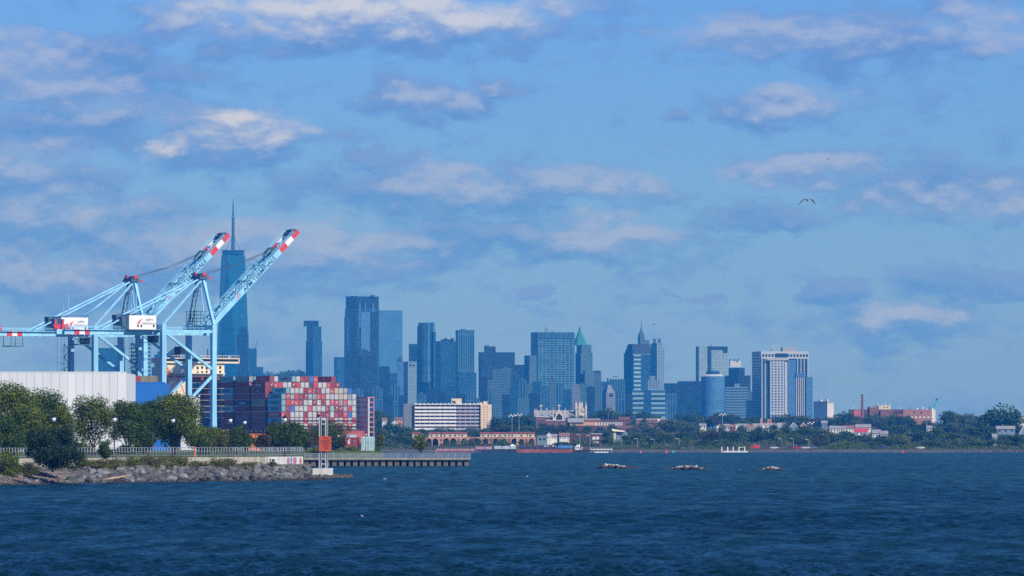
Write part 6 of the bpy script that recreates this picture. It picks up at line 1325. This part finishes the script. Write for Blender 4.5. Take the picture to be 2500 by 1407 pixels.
for px in (2230, 2247): w.box('window', px, px + 5, 1006, 1009, M_DKW, -0.08, 0.05)
for k, px in enumerate((2221, 2239, 2245, 2253, 2257, 2262, 2267, 2276, 2280)): w.box('roof_vent', px, px + 3, 994 + (k % 3) * 2, 1000.5, M_HWHITE if k % 2 else M_SLATE, 3, 6)
for k in range(7): w.box('loading_door', 2214 + k * 10, 2219 + k * 10, 1017.5, 1021, M_HWHITE, -0.08, 0.05)
t = thing('teal_crane', 'small teal crane jib standing up behind the brick store', 'crane', (X(2274, 5700), 5700, hill(5700))); q = t.location.z; M_TEAL = mat('teal_paint', (0.05, 0.34, 0.38), 0.5)
MB().bar((0, 0, 0), (0, 0, Z(996, 5700) - q), 1.4).build('mast', M_TEAL, t); MB().box(-1.5, 3.2, -1.2, 1.2, Z(999, 5700) - q, Z(993, 5700) - q).build('cab', M_TEAL, t)
MB().bar((1, 0, Z(996, 5700) - q), (4.0, 0, Z(985, 5700) - q), 1.6, 1.3).bar((4.0, 0, Z(985, 5700) - q), (5.0, 0, Z(975, 5700) - q), 1.2, 1.0).build('jib', M_TEAL, t); MB().box(4.0, 6.0, -0.8, 0.8, Z(977, 5700) - q, Z(973, 5700) - q).build('jib_head', M_CRANE_DK, t)

# ------------------------------------------------------------------ masts, lamps, docks, vehicles at the far shore
def mast(px, top, base, D, label, head=True, name='light_mast', w=0.22):
    zb = hill(D) if base is None else Z(base, D); t = thing(name, label, 'light mast' if head else 'pole', (X(px, D), D, zb)); h = Z(top, D) - zb
    MB().tube([(0, 0, -0.5), (0, 0, h)], [w, w * 0.7], 6).build('pole', M_GALV, t)
    if head:
        for k in range(4): MB().box(-2.4 + k * 1.25, -1.5 + k * 1.25, -0.3, 0.2, h - 0.5 + (k % 2) * 0.8, h + 0.2 + (k % 2) * 0.8).build('floodlight', M_MARK, t)
        MB().box(-2.5, 2.7, -0.1, 0.1, h - 0.6, h - 0.5).build('cross_arm', M_GALV, t)
    return t
mast(1250, 1016, None, 4300, 'field floodlight mast left of the church, nearer one'); mast(1267, 1014, None, 4400, 'field floodlight mast left of the church, farther one'); mast(1764, 1013, None, 4700, 'floodlight mast in front of the round dark trees above the dock posts'); mast(1980, 1034, None, 4200, 'floodlight mast right of the big white framed gable')
mast(2262, 1022, None, 4200, 'tall plain pale mast before the brick store trees', False, 'flag_pole'); mast(1485, 1007, None, 5100, 'thin pale mast standing on the brick terraces', False, 'flag_pole', 0.18); mast(897, 1007, None, 3600, 'slim crooked utility pole left of the balcony block', False, 'utility_pole')
M_PALEPOLE = M_GALV
for i, (px, top, D) in enumerate(((1518, 1072, 3420), (1556, 1072, 3420), (1597, 1073, 3415), (1658, 1072, 3420), (1909, 1072, 3400), (1937, 1072, 3400), (1975, 1074, 3400), (1416, 1062, 3480), (1440, 1064, 3480))):
    t = thing('street_lamp', f'pale shore street lamp, {ordn(i)} from the left in the order of size', 'street lamp', (X(px, D), D, hill(D)), 0, 'street lamps along the far shore road'); h = Z(top, D) - hill(D)
    t['label'] = f'pale street lamp on the far shore road {where(px)}, {ordn([1416, 1440, 1518, 1556, 1597, 1658, 1909, 1937, 1975].index(px))} from left'
    MB().tube([(0, 0, 0), (0, 0, h)], [0.16, 0.11], 6).build('pole', M_GALV, t); MB().bar((0, 0, h), (-1.2, 0, h + 0.2), 0.12).box(-1.9, -1.1, -0.15, 0.15, h + 0.1, h + 0.3).build('arm', M_MARK, t)
# dock with five white posts
D = 3270; t = thing('white_post_dock', 'low dock with five white mooring posts', 'dock', (X(1762, D), D, 0))
MB().box(M(4, D), M(64, D), 0, 3, 0.1, 0.75).build('deck', M_HWHITE, t)
for px in (1762, 1776.5, 1790, 1804, 1818): x = M(px - 1762, D); MB().tube([(x, 0.5, -1), (x, 0.5, Z(1091, D))], [0.28, 0.26], 8).build('mooring_post', M_MARK, t)
MB().bar((M(56, D), 0.5, Z(1092, D)), (M(42, D), 0.5, Z(1093, D)), 0.2).build('gangway_beam', M_MARK, t)
# old timber jetty at right
D = 3268; t = thing('timber_jetty', 'old weathered timber jetty of leaning posts at right', 'jetty', (X(2300, D), D, 0)); rg = random.Random(8)
for k, px in enumerate((2303, 2318, 2336, 2345, 2352, 2360, 2375, 2391, 2407, 2423)): x = M(px - 2300, D); MB().tube([(x, 0, -1), (x + rg.uniform(-0.2, 0.2), 0, Z(1097.5, D))], [0.22, 0.18], 6).build('post', M_BARK, t)
MB().bar((M(2, D), 0, Z(1098, D)), (M(124, D), 0, Z(1099, D)), 0.3, 0.25).build('beam', M_BARK, t)
for k in range(22): x = M(130 + k * 3.6, D); MB().tube([(x, rg.uniform(0, 8), -1), (x + rg.uniform(-0.3, 0.3), 4, Z(rg.uniform(1096, 1101), D))], [0.2, 0.17], 6).build('pile', M_BARK, t)
for i, (px, kind, c_, ds, dd) in enumerate(((1843, 'van', (0.55, 0.05, 0.07), 'red box van', 0), (1946, 'car', (0.50, 0.02, 0.06), 'bright red car', 0), (1930, 'car', (0.05, 0.05, 0.06), 'black car', 8), (1966, 'car', (0.55, 0.60, 0.66), 'silver car', 4), (1984, 'car', (0.12, 0.20, 0.32), 'dark blue car', 6), (1872, 'car', (0.06, 0.07, 0.09), 'dark grey car', 6), (1890, 'car', (0.62, 0.64, 0.66), 'pale car', 4), (1908, 'car', (0.10, 0.11, 0.12), 'charcoal car', 8), (2247, 'car', (0.75, 0.75, 0.75), 'white car', 0), (2150, 'car', (0.02, 0.06, 0.26), 'navy car', 4))):
    D = 3352 + dd; t = thing('parked_' + kind, f'{ds} parked on the far shore road {where(px)}', kind, (X(px, D), D, hill(D) + 0.35)); L = 4.6 if kind == 'car' else 5.2; bm_ = mat('car_paint_' + ds.replace(' ', '_'), c_, 0.3, 0, 0.03)
    if kind == 'car':
        prof = [(-L / 2, 0.35), (-L / 2, 0.85), (-L * 0.28, 0.95), (-L * 0.15, 1.45), (L * 0.22, 1.45), (L * 0.36, 0.98), (L / 2, 0.85), (L / 2, 0.35)]
        gl = [(-L * 0.24, 0.97), (-L * 0.135, 1.38), (L * 0.205, 1.38), (L * 0.31, 0.98)]
    else:
        prof = [(-L / 2, 0.4), (-L / 2, 1.2), (-L * 0.36, 2.0), (-L * 0.34, 2.25), (L / 2, 2.25), (L / 2, 0.4)]; gl = [(-L * 0.45, 1.25), (-L * 0.36, 1.9), (-L * 0.22, 1.9), (-L * 0.22, 1.25)]
    n_ = len(prof); MB().add([(x, -0.85, z) for x, z in prof] + [(x, 0.85, z) for x, z in prof], [tuple(range(n_)), tuple(range(2 * n_ - 1, n_ - 1, -1))] + [(k, n_ + k, n_ + (k + 1) % n_, (k + 1) % n_) for k in range(n_)]).build('body', bm_, t)
    MB().add([(x, -0.862, z) for x, z in gl], [tuple(range(len(gl)))]).build('window', M_DKW, t)
    for x in (-L * 0.3, L * 0.3): o = MB().lathe([(0.33, -0.1), (0.33, 0.1)], 12).build('wheel', M_BLACK, t, (x, -0.8, 0.33)); o.rotation_euler = (math.pi / 2, 0, 0)

# ------------------------------------------------------------------ barges, tug, floats
M_BARGE = mat('rusty_red_hull', (0.30, 0.09, 0.07), 0.8, 0, 0.3, 0.3); M_NAVY = mat('navy_hull', (0.02, 0.035, 0.08), 0.7); M_PALEB = mat('pale_blue_deck', (0.42, 0.52, 0.58), 0.7, 0, 0.15, 0.5); M_MAUVE = mat('mauve_deckhouse', (0.42, 0.26, 0.32), 0.7)
def barge(label, l, r, top, D, hull_m, deck_m, rake=0.0, side=None):
    t = thing('barge', label, 'barge', (X(l, D), D, 0)); w = M(r - l, D); h = Z(top, D)
    MB().add([(rake, 0, -0.6), (w - 0.5, 0, -0.6), (w, 0, h * 0.55), (0, 0, h * 0.55), (rake, 9, -0.6), (w - 0.5, 9, -0.6), (w, 9, h * 0.55), (0, 9, h * 0.55)], [(0, 1, 2, 3), (7, 6, 5, 4), (3, 2, 6, 7), (1, 5, 6, 2), (0, 3, 7, 4)]).build('hull', hull_m, t)
    MB().box(0.5, w - 0.4, 0.3, 8.7, h * 0.55, h).build('coaming', deck_m, t)
    n_ = int(w / 3.2); mb = None
    for k in range(n_): MB().box(0.6 + k * w / n_, 0.8 + k * w / n_, 0.12, 0.32, h * 0.5, h * 1.02).build('stiffener', hull_m, t)
    return t
D = 3225
b1 = barge('long rusty red barge with navy coaming moored at the far shore', 1262, 1402, 1090.5, D, M_BARGE, M_NAVY)
for k in range(9): MB().box(14 + k * 1.3, 14.9 + k * 1.3, 2, 4, Z(1090.5, D), Z(1088.5 + (k % 3), D)).build('deck_cargo', M_MARK, b1)
MB().box(M(100, D), M(136, D), 0.2, 4, Z(1090.4, D) - 0.9, Z(1087.5, D)).build('blue_tarpaulin', mat('blue_tarp', (0.06, 0.22, 0.50), 0.7), b1)
b2 = barge('pale decked black barge between the red barges', 1203, 1262, 1089, D - 4, M_NAVY, M_PALEB); MB().add([(M(40, D), 2, Z(1090, D)), (M(58, D), 2, Z(1090, D)), (M(48, D), 2, Z(1084, D))], [(0, 1, 2)]).build('tarp_peak', M_MARK, b2)
b3 = barge('mauve red barge with a raked bow nearest the pier end', 1157, 1203, 1090.5, D - 6, M_NAVY, M_MAUVE, 6.0); MB().box(M(14, D), M(42, D), 2, 6, Z(1090.5, D), Z(1084, D)).build('deckhouse', M_BRICKD, b3)
for k in range(2): MB().box(M(16 + k * 14, D), M(26 + k * 14, D), 1.9, 2.05, Z(1089, D), Z(1085.5, D)).build('window', M_DKW, b3)
barge('flat brown barge half hidden behind the pier end', 1062, 1160, 1096, D + 6, mat('brown_hull', (0.20, 0.10, 0.11), 0.8), M_MAUVE)
t = thing('tugboat', 'small black hulled tug with white wheelhouse beside the red barge', 'tugboat', (X(1402, D), D - 2, 0))
MB().add([(0, 0, -0.5), (M(34, D), 0, -0.5), (M(44, D), 1.5, 1.6), (0, 0, 1.5), (0, 4.5, -0.5), (M(34, D), 4.5, -0.5), (M(44, D), 3, 1.6), (0, 4.5, 1.5)], [(0, 1, 2, 3), (7, 6, 5, 4), (3, 2, 6, 7), (1, 5, 6, 2), (0, 3, 7, 4)]).build('hull', M_BLACK, t)
MB().box(M(2, D), M(14, D), 0.8, 3.8, 1.5, Z(1090, D)).build('wheelhouse', M_MARK, t); MB().box(M(6, D), M(9, D), 1.4, 2.6, Z(1090, D), Z(1086, D)).box(M(11, D), M(13.6, D), 1.4, 2.6, Z(1090, D), Z(1084.5, D)).build('funnel', M_MARK, t); MB().box(M(3, D), M(13, D), 0.74, 0.8, Z(1095, D), Z(1092.5, D)).build('window_band', M_DKW, t); MB().bar((M(17, D), 2, 1.5), (M(20, D), 2, Z(1092, D)), 0.3).build('bow_bitt', M_MARK, t)
t = thing('floating_dock', 'long white floating dock right of the tug', 'dock', (X(1441, D), D + 10, 0)); MB().box(0, M(56, D), 0, 3, 1.5, 1.9).build('deck', M_HWHITE, t); MB().box(M(12, D), M(44, D), -4, -1.5, -0.2, 0.45).build('lower_float', M_MARK, t)
for k in range(7): MB().bar((M(2 + k * 8.5, D), 0.5, -0.6), (M(2 + k * 8.5, D), 0.5, 2.6), 0.25).build('pile', M_POST, t)
for px, c_, nm in ((1626, (0.70, 0.10, 0.09), 'red'), (1642, (0.02, 0.42, 0.30), 'green'), (2203, (0.70, 0.05, 0.12), 'crimson'), (1564, (0.75, 0.25, 0.2), 'small orange')):
    t = thing('channel_buoy', f'{nm} channel buoy floating off the far shore', 'buoy', (X(px, 3180), 3180, 0)); bm_ = mat(f'{nm}_buoy_paint', c_, 0.5); sz = 1.5 if 'small' not in nm else 0.8
    MB().lathe([(0.5 * sz, -0.3), (0.6 * sz, 0.3), (0.35 * sz, 0.5), (0.25 * sz, 0.95), (0.05, 1.1)], 10).build('float', bm_, t)

# ------------------------------------------------------------------ rock islets, each of separate stones
M_GUANO = mat('guano_stone', (0.50, 0.49, 0.45), 0.9, 0, 0.3, 2.0)
RG = [rock_mesh(80 + i, M_GUANO) for i in range(4)]; RD = [rock_mesh(90 + i, mat(f'dark_islet_stone_{i}', (0.06, 0.05, 0.04), 0.9, 0, 0.3, 2)) for i in range(3)]
for (l, r, top, base, D, ds) in ((1452, 1560, 1128, 1144, 1515, 'largest rock islet with whitened top, left of the three'), (1622, 1735, 1132, 1147, 1450, 'middle rock islet with a gull on its right end'), (1848, 1922, 1137, 1148, 1430, 'smallest rock islet, rightmost of the three')):
    D = 7 * F / (base - HZ); t = thing('rock_islet', ds, 'rock islet', (X((l + r) / 2, D), D, 0)); w = M(r - l, D); h = Z(top, D); rg = np.random.default_rng(l)
    for k in range(110):
        u_ = rg.uniform(-0.5, 0.5); prof_ = max(0.05, 1 - abs(u_ * 2) ** 1.8) if l > 1500 else max(0.05, min(1, (u_ + 0.5) * 5) * (1 - max(0, u_ + 0.2) * 1.1)); up_ = k % 2; s = rg.uniform(0.3, 0.7) if up_ else rg.uniform(0.5, 1.0)
        z = h * prof_ * (rg.uniform(0.4, 0.8) if up_ else rg.uniform(0.1, 0.55)) - s * 0.25
        if up_: u_ *= 0.82
        o = link('stone', (RG[k % 4] if up_ and prof_ > 0.35 else RD[k % 3]), t, (u_ * w, rg.uniform(-0.3, 0.8) if up_ else rg.uniform(-1.6, 0.6), z), 0, (s * 1.5, s * 1.2, s * 0.85)); o.rotation_euler = (rg.uniform(-.4, .4), rg.uniform(-.4, .4), rg.uniform(0, 6))

# ------------------------------------------------------------------ gulls
M_GULL = mat('white_plumage', (0.80, 0.80, 0.78), 0.8, 0, 0.05); M_GULLG = mat('dark_wing', (0.05, 0.06, 0.07), 0.8, 0, 0.1); M_BEAK = mat('beak', (0.6, 0.4, 0.1), 0.6)
def gull_body():
    mb = MB(); rings = [(-0.30, 0.12, 0.012, 0.008), (-0.20, 0.10, 0.045, 0.03), (-0.08, 0.075, 0.085, 0.075), (0.04, 0.075, 0.09, 0.085), (0.13, 0.10, 0.065, 0.07), (0.17, 0.16, 0.042, 0.045), (0.185, 0.215, 0.04, 0.036), (0.21, 0.235, 0.043, 0.04), (0.25, 0.235, 0.03, 0.028), (0.275, 0.225, 0.012, 0.012), (0.32, 0.215, 0.004, 0.004)]
    n_ = 10
    for x, z, ry, rz in rings: mb.v += [(x, ry * math.cos(2 * math.pi * j / n_), z + rz * math.sin(2 * math.pi * j / n_)) for j in range(n_)]
    mb.f += [(i * n_ + j, i * n_ + (j + 1) % n_, (i + 1) * n_ + (j + 1) % n_, (i + 1) * n_ + j) for i in range(len(rings) - 1) for j in range(n_)]
    return mb.mesh('body', M_GULL, True)
GB = gull_body()
def folded(s): return MB().add([(0.08, s * 0.088, 0.13), (-0.05, s * 0.095, 0.145), (-0.30, s * 0.03, 0.15), (-0.12, s * 0.092, 0.07), (0.05, s * 0.10, 0.08)], [(0, 1, 2, 3, 4)]).mesh('wing', mat('grey_wing', (0.35, 0.37, 0.40), 0.8))
FW = [folded(-1), folded(1)]
for px, py, sz, rz, ds in ((890, 1264, 1.15, math.pi, 'gull floating alone in the near water, facing left'), (940, 1169.5, 1.0, math.pi, 'gull floating right of the stony point'), (1287, 1162.5, 0.8, 0.5, 'gull floating in open water left of the islets'), (1200, 1165, 0.55, 2.0, 'tiny gull floating below the pier end'), (1805, 1147, 0.8, 1.2, 'gull floating between the two right islets')):
    D = H * F / (py + 1.5 - HZ); t = thing('gull', ds, 'bird', (X(px, D), D, -0.01), rz); t.scale = (sz,) * 3; link('body', GB, t)
    for m_ in FW: link('wing', m_, t)
for px, py, D, rz, ds in ((1065, 1101, 1644.2, 2.2, 'white gull perched on the pier railing'), (1700, 1136, 1450, 1.0, 'gull standing on the middle rock islet')):
    t = thing('gull', ds, 'bird', P(px, py + 4, D), rz); t.scale = (1.5,) * 3; link('body', GB, t); MB().tube([(0, 0.02, -0.12), (0, 0.02, 0.03)], [0.012] * 2, 5).build('leg', M_BEAK, t)
def flying(px, py, D, sc_, ds, m, rz=0.0, flap=1.0):
    t = thing('flying_gull', ds, 'bird', P(px, py, D), rz); t.scale = (sc_,) * 3
    o = link('body', GB if m is None else GB.copy(), t, (0, 0, -0.1)); 
    if m is not None: o.data.materials[0] = m
    for s in (-1, 1):
        pts = [(0.0, 0.04, 0.03), (0.02, 0.30, 0.06 * flap), (-0.02, 0.46, -0.04 * flap), (-0.14, 0.72, -0.36 * flap)]; wd_ = [0.24, 0.24, 0.20, 0.04]; mb = MB()
        for (x, y, z), wv in zip(pts, wd_): mb.v += [(x + wv / 2, s * y, z + 0.012), (x - wv / 2, s * y, z + 0.012), (x - wv / 2, s * y, z - 0.03), (x + wv / 2, s * y, z - 0.03)]
        for i in range(3): mb.f += [(i * 4 + a_, i * 4 + (a_ + 1) % 4, i * 4 + 4 + (a_ + 1) % 4, i * 4 + 4 + a_) for a_ in range(4)]
        mb.f += [(0, 1, 2, 3), (12, 13, 14, 15)]; mb.build('wing', M_GULLG, t)
flying(1972, 489, 640, 1.25, 'white bodied gull flying with arched dark wings, upper right sky', None, math.radians(-72))
flying(2023, 388, 1500, 1.0, 'tiny distant dark bird above the flying gull', M_GULLG, 0.3, 0.5); flying(2060, 493, 1900, 0.8, 'speck of a bird right of the flying gull', M_GULLG, 1.0, 0.5); flying(1597, 792, 1700, 0.9, 'tiny dark bird above the pale stepped tower', M_GULLG, 0.8); flying(2303, 448, 2000, 0.8, 'speck of a bird before the right hand clouds', M_GULLG, 1.2, 0.5)
